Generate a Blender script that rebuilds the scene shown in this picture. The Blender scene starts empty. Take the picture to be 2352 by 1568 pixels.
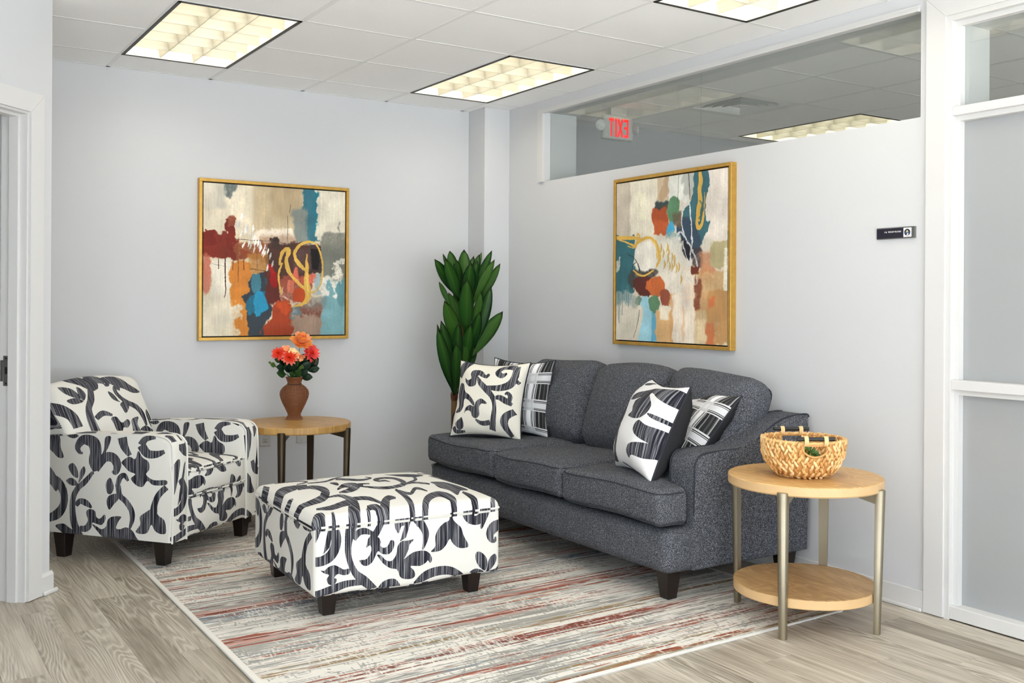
import bpy, bmesh, math, random
import numpy as np
from mathutils import Vector, Matrix
random.seed(4); RNG = np.random.RandomState(7)
SC = bpy.context.scene
COL = SC.collection
PI = math.pi
# ------------------------------------------------------------------ camera (image taken as 2352 x 1568)
F_PX, CY_PX, YAW, ROLL, CAM_H = 2303.0, 694.1, 0.57627, 0.00585, 1.353
_fw = Vector((math.sin(YAW), math.cos(YAW), 0)); _r0 = Vector((math.cos(YAW), -math.sin(YAW), 0)); _u0 = Vector((0, 0, 1))
_r = _r0*math.cos(ROLL) + _u0*math.sin(ROLL); _u = _u0*math.cos(ROLL) - _r0*math.sin(ROLL)
EYE = Vector((0, 0, CAM_H))
cam = bpy.data.cameras.new('camera'); camo = bpy.data.objects.new('camera', cam); COL.objects.link(camo)
cam.sensor_width = 36.0; cam.lens = F_PX/2352*36.0; cam.shift_y = -(784-CY_PX)/2352; cam.clip_start = 0.05
M = Matrix((( _r.x, _u.x, -_fw.x, 0), (_r.y, _u.y, -_fw.y, 0), (_r.z, _u.z, -_fw.z, CAM_H), (0, 0, 0, 1)))
camo.matrix_world = M
SC.camera = camo
# ------------------------------------------------------------------ world, exposure
W = bpy.data.worlds.new('sky'); SC.world = W; W.use_nodes = True
_bg = W.node_tree.nodes['Background']; _bg.inputs[0].default_value = (0.80, 0.90, 1.0, 1); _bg.inputs[1].default_value = 3.0
SC.view_settings.view_transform = 'Standard'; SC.view_settings.look = 'None'
SC.view_settings.gamma = 1; SC.view_settings.use_curve_mapping = False
SC.view_settings.exposure = 0.76
SC.cycles.diffuse_bounces = 9; SC.cycles.max_bounces = 14
LAMP_W = 6.6
LAMP_RGB = (1.0, 0.95, 0.87)
sun = bpy.data.lights.new('sun', 'SUN'); suno = bpy.data.objects.new('sun', sun); COL.objects.link(suno)
sun.energy = 21.0; sun.angle = math.radians(0.53); sun.color = (0.90, 0.95, 1.0)
suno.rotation_euler = (math.radians(42), 0, math.radians(12)) # from behind the camera, through the front windows
# ------------------------------------------------------------------ measuring helpers
def ray(px, py):
    return _fw + _r*((px-1176)/F_PX) - _u*((py-CY_PX)/F_PX)
def at_plane(px, py, P, N):
    d = ray(px, py); return EYE + d*((Vector(P)-EYE).dot(N)/d.dot(N))
def atY(px, py, Y): return at_plane(px, py, (0, Y, 0), Vector((0, 1, 0)))
# ------------------------------------------------------------------ object helpers
def link(o):
    COL.objects.link(o); return o
def empty(name, loc=(0, 0, 0), rz=0.0):
    o = bpy.data.objects.new(name, None); o.location = loc; o.rotation_euler = (0, 0, rz); return link(o)
def tag(o, label=None, cat=None, group=None, kind=None):
    if label: o['label'] = label
    if cat: o['category'] = cat
    if group: o['group'] = group
    if kind: o['kind'] = kind
    return o
def fin(name, bm, mat, parent=None, smooth=False, loc=None, kind=None, normals=True):
    if normals: bmesh.ops.recalc_face_normals(bm, faces=bm.faces[:])
    me = bpy.data.meshes.new(name); bm.to_mesh(me); bm.free()
    return link_mesh(name, me, mat, parent, smooth, loc, kind)
def link_mesh(name, me, mat, parent=None, smooth=False, loc=None, kind=None):
    o = bpy.data.objects.new(name, me); link(o)
    if mat is not None and not me.materials:
        for m in (mat if isinstance(mat, (list, tuple)) else [mat]): me.materials.append(m)
    if smooth:
        me.polygons.foreach_set('use_smooth', [True]*len(me.polygons))
        if smooth != 'all' and hasattr(me, 'set_sharp_from_angle'): me.set_sharp_from_angle(angle=math.radians(40))
    if parent is not None: o.parent = parent
    if loc is not None: o.location = loc
    if kind: o['kind'] = kind
    return o
def box(bm, x0, x1, y0, y1, z0, z1):
    v = [bm.verts.new(p) for p in ((x0,y0,z0),(x1,y0,z0),(x1,y1,z0),(x0,y1,z0),(x0,y0,z1),(x1,y0,z1),(x1,y1,z1),(x0,y1,z1))]
    return [bm.faces.new([v[i] for i in f]) for f in ((0,3,2,1),(4,5,6,7),(0,1,5,4),(1,2,6,5),(2,3,7,6),(3,0,4,7))]
def B(*boxes, bevel=0.0):
    bm = bmesh.new()
    for b in boxes: box(bm, *b)
    if bevel: bmesh.ops.bevel(bm, geom=bm.edges[:], offset=bevel, segments=2, profile=0.5, affect='EDGES')
    return bm
def prism(bm, pts, d0, d1, fn):
    """pts 2-D outline, extruded from d0 to d1; fn(a,b,d)->xyz"""
    lo = [bm.verts.new(fn(a, b, d0)) for a, b in pts]; hi = [bm.verts.new(fn(a, b, d1)) for a, b in pts]
    n = len(pts)
    bm.faces.new(lo[::-1]); bm.faces.new(hi)
    for i in range(n): bm.faces.new((lo[i], lo[(i+1) % n], hi[(i+1) % n], hi[i]))
def lathe(bm, prof, n=32, cap0=True, cap1=True, c=(0, 0)):
    rings = []
    for r, z in prof:
        rings.append([bm.verts.new((c[0]+r*math.cos(2*PI*i/n), c[1]+r*math.sin(2*PI*i/n), z)) for i in range(n)])
    for a, b in zip(rings, rings[1:]):
        for i in range(n): bm.faces.new((a[i], a[(i+1) % n], b[(i+1) % n], b[i]))
    if cap0: bm.faces.new(rings[0][::-1])
    if cap1: bm.faces.new(rings[-1])
def tube(bm, pts, r, n=8, closed=False):
    pts = [Vector(p) for p in pts]; m = len(pts)
    rr = r if isinstance(r, (list, tuple)) else [r]*m
    rings = []; prev = None
    for i, p in enumerate(pts):
        if closed: t = pts[(i+1) % m] - pts[i-1]
        else: t = pts[min(i+1, m-1)] - pts[max(i-1, 0)]
        t.normalize()
        if prev is None:
            a = t.orthogonal().normalized()
        else:
            a = prev - t*prev.dot(t)
            a = a.normalized() if a.length > 1e-6 else t.orthogonal().normalized()
        prev = a; b = t.cross(a)
        rings.append([bm.verts.new(p + (a*math.cos(2*PI*k/n) + b*math.sin(2*PI*k/n))*rr[i]) for k in range(n)])
    for i in range(m if closed else m-1):
        A, Bq = rings[i], rings[(i+1) % m]
        for k in range(n): bm.faces.new((A[k], A[(k+1) % n], Bq[(k+1) % n], Bq[k]))
    if not closed:
        bm.faces.new(rings[0][::-1]); bm.faces.new(rings[-1])
def soft_box(sx, sy, sz, r, n=(10, 10, 4), puff=(0, 0, 0), center=(0, 0, 0), fn=None):
    """rounded, slightly inflated upholstery block; puff = bulge of the x, y, z faces"""
    bm = bmesh.new(); H = (sx/2, sy/2, sz/2); cache = {}
    def V(p):
        k = tuple(round(c, 5) for c in p)
        if k in cache: return cache[k]
        P = [p[i]*H[i] for i in range(3)]
        q = [max(-(H[i]-r), min(H[i]-r, P[i])) for i in range(3)]
        d = Vector([P[i]-q[i] for i in range(3)])
        if d.length > 1e-9: d.normalize()
        w = [q[i] + d[i]*r for i in range(3)]
        s = lambda t: max(0.0, 1-t*t)
        w[0] += puff[0]*math.copysign(1, p[0])*abs(p[0])**6*s(p[1])*s(p[2])
        w[1] += puff[1]*math.copysign(1, p[1])*abs(p[1])**6*s(p[0])*s(p[2])
        w[2] += puff[2]*math.copysign(1, p[2])*abs(p[2])**6*(s(p[0])*s(p[1]))**0.6
        w = [w[i]+center[i] for i in range(3)]
        if fn: w = fn(*w)
        cache[k] = bm.verts.new(w); return cache[k]
    def grid(k):
        e = r
        inner = [-(H[k]-e)/H[k] + 2*(H[k]-e)/H[k]*i/n[k] for i in range(n[k]+1)]
        ends = [math.cos(PI/2*j/4) for j in range(0, 4)]
        lo = [-1 + (1-t)*0 for t in ends]
        arr = [math.tan(PI/4*(1-j/4.0)) for j in range(0, 4)]
        out = [-(H[k]-e+e*a)/H[k] for a in arr] + inner + [(H[k]-e+e*a)/H[k] for a in arr[::-1]]
        return out
    g = [grid(k) for k in range(3)]
    for ax in range(3):
        a, b = [(1, 2), (0, 2), (0, 1)][ax]
        for s in (-1, 1):
            for i in range(len(g[a])-1):
                for j in range(len(g[b])-1):
                    vs = []
                    for (ii, jj) in ((i, j), (i+1, j), (i+1, j+1), (i, j+1)):
                        p = [0, 0, 0]; p[ax] = s; p[a] = g[a][ii]; p[b] = g[b][jj]; vs.append(V(p))
                    if len(set(vs)) == 4:
                        try: bm.faces.new(vs)
                        except ValueError: pass
    return bm
def set_uv(o, fn):
    """fn(co, normal) -> (u, v) with the polygon's own normal, local coordinates"""
    me = o.data; uv = me.uv_layers.new(name='UVMap') if not me.uv_layers else me.uv_layers[0]
    for p in me.polygons:
        for li in p.loop_indices:
            uv.data[li].uv = fn(me.vertices[me.loops[li].vertex_index].co, p.normal)
def copy_tree(o, parent=None):
    c = o.copy(); COL.objects.link(c)
    if parent is not None: c.parent = parent; c.matrix_parent_inverse = o.matrix_parent_inverse
    for ch in list(o.children): copy_tree(ch, c)
    return c
# ------------------------------------------------------------------ material helpers
def srgb(r, g, b):
    f = lambda c: (c/255/12.92) if c/255 <= 0.04045 else ((c/255+0.055)/1.055)**2.4
    return (f(r), f(g), f(b), 1)
class NT:
    def __init__(s, name):
        s.m = bpy.data.materials.new(name); s.m.use_nodes = True; s.t = s.m.node_tree; s.b = s.t.nodes['Principled BSDF']; s.out = s.t.nodes['Material Output']
    def n(s, typ, **kw):
        x = s.t.nodes.new(typ)
        for k, v in kw.items():
            if k.startswith('i_'): x.inputs[k[2:].replace('_', ' ')].default_value = v
            else: setattr(x, k, v)
        return x
    def l(s, a, b): s.t.links.new(a, b)
    def math(s, op, a, b=None, c=None):
        x = s.n('ShaderNodeMath', operation=op)
        for i, v in enumerate((a, b, c)):
            if v is None: continue
            if isinstance(v, (int, float)): x.inputs[i].default_value = v
            else: s.l(v, x.inputs[i])
        return x.outputs[0]
    def mix(s, f, a, b, mode='MIX'):
        x = s.n('ShaderNodeMix', data_type='RGBA', blend_type=mode)
        for i, v in ((0, f), (6, a), (7, b)):
            if isinstance(v, (int, float)): x.inputs[i].default_value = v
            elif isinstance(v, tuple): x.inputs[i].default_value = v
            else: s.l(v, x.inputs[i])
        return x.outputs[2]
    def ramp(s, f, stops, interp='LINEAR'):
        x = s.n('ShaderNodeValToRGB'); x.color_ramp.interpolation = interp
        el = x.color_ramp.elements
        while len(el) < len(stops): el.new(0.5)
        for e, (p, c) in zip(el, stops): e.position = p; e.color = c
        s.l(f, x.inputs[0]); return x.outputs[0]
    def noise(s, vec, scale, detail=3, rough=0.5, dist=0.0):
        x = s.n('ShaderNodeTexNoise'); x.inputs['Scale'].default_value = scale; x.inputs['Detail'].default_value = detail
        x.inputs['Roughness'].default_value = rough; x.inputs['Distortion'].default_value = dist
        if vec is not None: s.l(vec, x.inputs['Vector'])
        return x.outputs[0]
    def coord(s, which='Object'):
        return s.n('ShaderNodeTexCoord').outputs[which]
    def mapv(s, vec, scale=(1, 1, 1), loc=(0, 0, 0), rot=(0, 0, 0)):
        x = s.n('ShaderNodeMapping'); x.inputs['Scale'].default_value = scale; x.inputs['Location'].default_value = loc; x.inputs['Rotation'].default_value = rot
        s.l(vec, x.inputs['Vector']); return x.outputs[0]
    def bump(s, h, strength=0.2, dist=0.002):
        x = s.n('ShaderNodeBump'); x.inputs['Strength'].default_value = strength; x.inputs['Distance'].default_value = dist
        s.l(h, x.inputs['Height']); s.l(x.outputs[0], s.b.inputs['Normal'])
    def base(s, c, rough=0.6, metal=0.0, spec=0.5):
        if isinstance(c, tuple): s.b.inputs['Base Color'].default_value = c
        else: s.l(c, s.b.inputs['Base Color'])
        s.b.inputs['Roughness'].default_value = rough; s.b.inputs['Metallic'].default_value = metal; s.b.inputs['Specular IOR Level'].default_value = spec
        return s
def plain(name, c, rough=0.6, metal=0.0, spec=0.5, vary=0.04, scale=8, bumps=0.0, bscale=200):
    t = NT(name); co = t.coord()
    n = t.noise(co, scale)
    d = tuple(max(0, x*(1-vary)) for x in c[:3]) + (1,); e = tuple(min(1, x*(1+vary)) for x in c[:3]) + (1,)
    t.base(t.mix(n, d, e), rough, metal, spec)
    if bumps: t.bump(t.noise(co, bscale, 2), bumps, 0.001)
    return t.m
MAT = {}
MAT['wall'] = plain('wall_paint', srgb(204, 205, 207), 0.75, spec=0.25, vary=0.01, scale=3, bumps=0.05, bscale=350)
MAT['trim'] = plain('trim_paint', srgb(210, 209, 208), 0.4, spec=0.4, vary=0.01)
MAT['grid'] = plain('ceiling_grid', srgb(238, 238, 237), 0.5, vary=0.01)
MAT['dark'] = plain('black_gap', srgb(18, 18, 18), 0.7)
MAT['leg'] = plain('espresso_wood', srgb(26, 17, 14), 0.28, vary=0.3, scale=20)
MAT['gold'] = plain('gold_leaf', srgb(196, 154, 74), 0.38, metal=0.55, vary=0.22, scale=30)
MAT['bronze'] = plain('champagne_metal', srgb(150, 140, 120), 0.34, metal=0.85, vary=0.06, scale=12)
MAT['dbronze'] = plain('dark_bronze_metal', srgb(62, 52, 38), 0.36, metal=0.8, vary=0.06, scale=12)
MAT['steel'] = plain('brushed_steel', srgb(140, 140, 138), 0.35, metal=0.9, vary=0.15, scale=60)
MAT['plastic'] = plain('white_plastic', srgb(190, 190, 186), 0.4, vary=0.01)
MAT['black'] = plain('black_paint', srgb(24, 24, 25), 0.45)
MAT['navy'] = plain('navy_plate', srgb(30, 26, 42), 0.4)
MAT['white'] = plain('white_print', srgb(245, 245, 245), 0.5)
MAT['reed'] = None
def m_tile():
    t = NT('ceiling_tile'); co = t.coord()
    n = t.noise(co, 900, 2); m = t.noise(co, 260, 3)
    sp = t.ramp(m, [(0.27, srgb(214, 213, 210)), (0.33, srgb(250, 250, 250))])
    t.base(sp, 0.85, spec=0.1); t.bump(m, 0.35, 0.002); return t.m
MAT['tile'] = m_tile()
def m_plank():
    t = NT('grey_oak_vinyl'); oi = t.n('ShaderNodeObjectInfo'); rnd = oi.outputs['Random']
    co = t.coord(); off = t.n('ShaderNodeCombineXYZ'); t.l(t.math('MULTIPLY', rnd, 37.0), off.inputs[0]); t.l(t.math('MULTIPLY', rnd, 91.0), off.inputs[1]); t.l(t.math('MULTIPLY', rnd, 13.0), off.inputs[2])
    add = t.n('ShaderNodeVectorMath', operation='ADD'); t.l(co, add.inputs[0]); t.l(off.outputs[0], add.inputs[1]); v = add.outputs[0]
    # cathedral rings: contour lines of a stretched noise field
    f = t.noise(t.mapv(v, (5.5, 0.55, 1)), 1.0, 2, 0.45)
    ring = t.math('FRACT', t.math('MULTIPLY', f, 36.0))
    ring = t.math('ABSOLUTE', t.math('SUBTRACT', ring, 0.5))
    rl = t.ramp(ring, [(0.0, (1, 1, 1, 1)), (0.08, (0.8, 0.8, 0.8, 1)), (0.2, (0, 0, 0, 1))])
    fine = t.noise(t.mapv(v, (110, 3.5, 1)), 1.0, 4, 0.6)
    big = t.noise(t.mapv(v, (14, 0.9, 1)), 1.0, 3, 0.55)
    tone = t.math('ADD', t.math('MULTIPLY', big, 0.75), t.math('MULTIPLY', rnd, 0.30))
    tone = t.math('ADD', tone, t.math('MULTIPLY', t.math('SUBTRACT', fine, 0.5), 0.95))
    c = t.ramp(tone, [(0.22, srgb(122, 111, 96)), (0.5, srgb(165, 155, 140)), (0.80, srgb(200, 191, 176))])
    sel = t.math('MULTIPLY', t.ramp(t.noise(t.mapv(v, (7, 0.7, 1), (3, 1, 0)), 1.0, 1), [(0.42, (0, 0, 0, 1)), (0.6, (1, 1, 1, 1))]), 0.6)
    rd = t.ramp(ring, [(0.25, (0, 0, 0, 1)), (0.5, (1, 1, 1, 1))]); c = t.mix(t.math('MULTIPLY', rd, t.math('MULTIPLY', sel, 0.55)), c, srgb(112, 101, 88)); c = t.mix(t.math('MULTIPLY', rl, sel), c, srgb(208, 202, 188))
    t.base(c, 0.36, spec=0.4); t.bump(fine, 0.12, 0.001); return t.m
MAT['plank'] = m_plank()
def m_oak(name, lo, mid, hi, rough=0.38):
    t = NT(name); v = t.coord()
    f = t.noise(t.mapv(v, (6, 2.2, 1)), 1.0, 2, 0.5, 0.6)
    ring = t.math('ABSOLUTE', t.math('SUBTRACT', t.math('FRACT', t.math('MULTIPLY', f, 14.0)), 0.5))
    rl = t.ramp(ring, [(0.0, (1, 1, 1, 1)), (0.28, (0, 0, 0, 1))])
    fine = t.noise(t.mapv(v, (120, 9, 1)), 1.0, 4, 0.6)
    big = t.noise(t.mapv(v, (9, 1.5, 1)), 1.0, 2)
    tone = t.math('ADD', t.math('MULTIPLY', big, 0.6), t.math('MULTIPLY', fine, 0.4))
    c = t.ramp(tone, [(0.3, lo), (0.5, mid), (0.7, hi)])
    c = t.mix(t.math('MULTIPLY', rl, 0.55), c, tuple(min(1, q*1.12) for q in hi[:3])+(1,)); pores = t.ramp(t.noise(t.mapv(v, (260, 14, 1)), 1.0, 2), [(0.30, (1, 1, 1, 1)), (0.42, (0, 0, 0, 1))]); c = t.mix(t.math('MULTIPLY', pores, 0.35), c, tuple(q*0.62 for q in lo[:3])+(1,))
    t.base(c, rough, spec=0.4); return t.m
MAT['oak'] = m_oak('honey_oak', srgb(176, 132, 76), srgb(198, 156, 98), srgb(216, 178, 122))
MAT['oak_shelf'] = m_oak('brown_oak', srgb(150, 112, 66), srgb(172, 134, 86), srgb(198, 162, 112))
MAT['oak_edge'] = plain('oak_edge_band', srgb(212, 176, 128), 0.42, vary=0.07, scale=25)
MAT['oak_far'] = m_oak('amber_oak', srgb(150, 112, 58), srgb(172, 132, 74), srgb(192, 152, 92))
def m_tweed():
    t = NT('charcoal_tweed'); v = t.coord()
    a = t.noise(t.mapv(v, (820, 820, 260)), 1.0, 1); b = t.noise(t.mapv(v, (330, 330, 820), (5, 2, 1)), 1.0, 1)
    m = t.math('MULTIPLY', a, b)
    c = t.ramp(m, [(0.15, srgb(40, 42, 49)), (0.25, srgb(58, 60, 66)), (0.31, srgb(92, 95, 102)), (0.38, srgb(180, 183, 190))])
    big = t.noise(v, 12, 2)
    c = t.mix(t.math('MULTIPLY', big, 0.2), c, srgb(50, 52, 58))
    t.base(c, 0.9, spec=0.15); t.bump(m, 0.3, 0.002); return t.m
MAT['tweed'] = m_tweed()
MAT['pil_back'] = plain('dark_pillow_back', srgb(46, 46, 48), 0.9, vary=0.35, scale=420, spec=0.1)
MAT['welt'] = plain('charcoal_welt', srgb(54, 56, 62), 0.9, vary=0.25, scale=300, spec=0.1)
def m_glass():
    t = NT('window_glass'); t.t.nodes.remove(t.b)
    lw = t.n('ShaderNodeLayerWeight'); lw.inputs[0].default_value = 0.5
    fr = t.math('ADD', t.math('MULTIPLY', t.math('POWER', lw.outputs['Facing'], 5.0), 0.95), 0.045)
    tr = t.n('ShaderNodeBsdfTransparent'); tr.inputs[0].default_value = (0.93, 0.95, 0.94, 1)
    gl = t.n('ShaderNodeBsdfGlossy'); gl.inputs['Roughness'].default_value = 0.0
    mx = t.n('ShaderNodeMixShader'); t.l(fr, mx.inputs[0]); t.l(tr.outputs[0], mx.inputs[1]); t.l(gl.outputs[0], mx.inputs[2]); t.l(mx.outputs[0], t.out.inputs[0])
    return t.m
MAT['glass'] = m_glass()
MAT['frost'] = plain('frosted_glass', srgb(160, 162, 163), 0.16, spec=0.5, vary=0.03, scale=1.2)
def m_emit(name, c, s):
    t = NT(name); t.b.inputs['Base Color'].default_value = c; t.b.inputs['Emission Color'].default_value = c; t.b.inputs['Emission Strength'].default_value = s; return t.m
MAT['exit_red'] = m_emit('exit_red', srgb(226, 28, 26), 0.7)
MAT['louver'] = plain('parabolic_louver', srgb(178, 174, 158), 0.5, spec=0.4, vary=0.10, scale=5)
MAT['reflector'] = plain('lamp_reflector', srgb(228, 223, 205), 0.5, vary=0.02)
# ------------------------------------------------------------------ drawn textures (computed here, used on the real surfaces)
def cat(pts, n=8, closed=True):
    P = [np.array(p, float) for p in pts]; m = len(P); out = []
    R = range(m) if closed else range(m-1)
    for i in R:
        p0 = P[(i-1) % m] if closed or i > 0 else P[i]; p1 = P[i]; p2 = P[(i+1) % m]; p3 = P[(i+2) % m] if closed or i+2 < m else P[i+1]
        for k in range(n):
            t = k/n
            out.append(0.5*((2*p1)+(-p0+p2)*t+(2*p0-5*p1+4*p2-p3)*t*t+(-p0+3*p1-3*p2+p3)*t**3))
    if not closed: out.append(P[-1])
    return out
def stroke(*pts):
    C = cat(pts, 7, False); L = []; Rr = []
    for i, c in enumerate(C):
        t = C[min(i+1, len(C)-1)][:2] - C[max(i-1, 0)][:2]; t = t/(np.linalg.norm(t)+1e-9); nn = np.array((-t[1], t[0]))
        w = max(2, c[2])/2; L.append(c[:2]+nn*w); Rr.append(c[:2]-nn*w)
    return L + Rr[::-1]
def flat_stroke(*pts):
    C = cat(pts, 7, False); L = []; Rr = []
    for i, c in enumerate(C):
        t = C[min(i+1, len(C)-1)][:2] - C[max(i-1, 0)][:2]; t = t/(np.linalg.norm(t)+1e-9); nn = np.array((-t[1], t[0]*0.62))
        w = max(2, c[2])/2; L.append(c[:2]+nn*w); Rr.append(c[:2]-nn*w)
    return L + Rr[::-1]
def blob(*pts): return cat(pts, 5, True)
def fill(img, poly, val=1.0):
    """nonzero-ish fill by even-odd on quads is wrong for self-overlap, so winding number is used"""
    P = np.array(poly); h, w = img.shape
    x0, y0 = np.floor(P.min(0)).astype(int)-1; x1, y1 = np.ceil(P.max(0)).astype(int)+2
    x0 = max(0, x0); y0 = max(0, y0); x1 = min(w, x1); y1 = min(h, y1)
    if x1 <= x0 or y1 <= y0: return
    acc = np.zeros((y1-y0, x1-x0))
    for oy in (0.25, 0.75):
        yy = (np.arange(y0, y1)+oy)[:, None]; xx = (np.arange(x0, x1)+0.5)[None, :]
        wn = np.zeros((y1-y0, x1-x0), np.int32)
        for i in range(len(P)):
            ax, ay = P[i]; bx, by = P[(i+1) % len(P)]
            if ay == by: continue
            up = by > ay
            lo, hi = (ay, by) if up else (by, ay)
            rows = np.where((yy[:, 0] >= lo) & (yy[:, 0] < hi))[0]
            if len(rows) == 0: continue
            xi = ax + (yy[rows]-ay)*(bx-ax)/(by-ay)
            wn[rows] += np.where(xx < xi, 1 if up else -1, 0)
        acc += (wn != 0)*0.5
    sl = img[y0:y1, x0:x1]; img[y0:y1, x0:x1] = sl*(1-acc) + val*acc
def smooth_noise(h, w, sy, sx, seed):
    r = np.random.RandomState(seed).randn(h, w)
    fy = np.fft.fftfreq(h)[:, None]; fx = np.fft.rfftfreq(w)[None, :]
    g = np.fft.irfft2(np.fft.rfft2(r)*np.exp(-2*(PI**2)*((fy*sy)**2+(fx*sx)**2)), s=(h, w))
    return g/(g.std()+1e-9)
def to_image(name, rgb, alpha=None, data=False):
    """rgb rows from the top; display-referred 0..1 values"""
    h, w = rgb.shape[:2]; im = bpy.data.images.new(name, w, h, alpha=False, float_buffer=False, is_data=data)
    A = np.ones((h, w, 4), np.float32); A[..., :3] = rgb if rgb.ndim == 3 else rgb[..., None]
    im.pixels.foreach_set(A[::-1].ravel()); im.pack(); return im
def homog(src):
    """homography from the four src corners TL TR BR BL to the unit square (x right, y down)"""
    dst = [(0, 0), (1, 0), (1, 1), (0, 1)]; A = []; b = []
    for (x, y), (u, v) in zip(src, dst):
        A += [[x, y, 1, 0, 0, 0, -u*x, -u*y], [0, 0, 0, x, y, 1, -v*x, -v*y]]; b += [u, v]
    H = np.append(np.linalg.solve(np.array(A, float), np.array(b, float)), 1).reshape(3, 3)
    def f(p):
        q = H @ np.array((p[0], p[1], 1.0)); return q[:2]/q[2]
    return f
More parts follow.
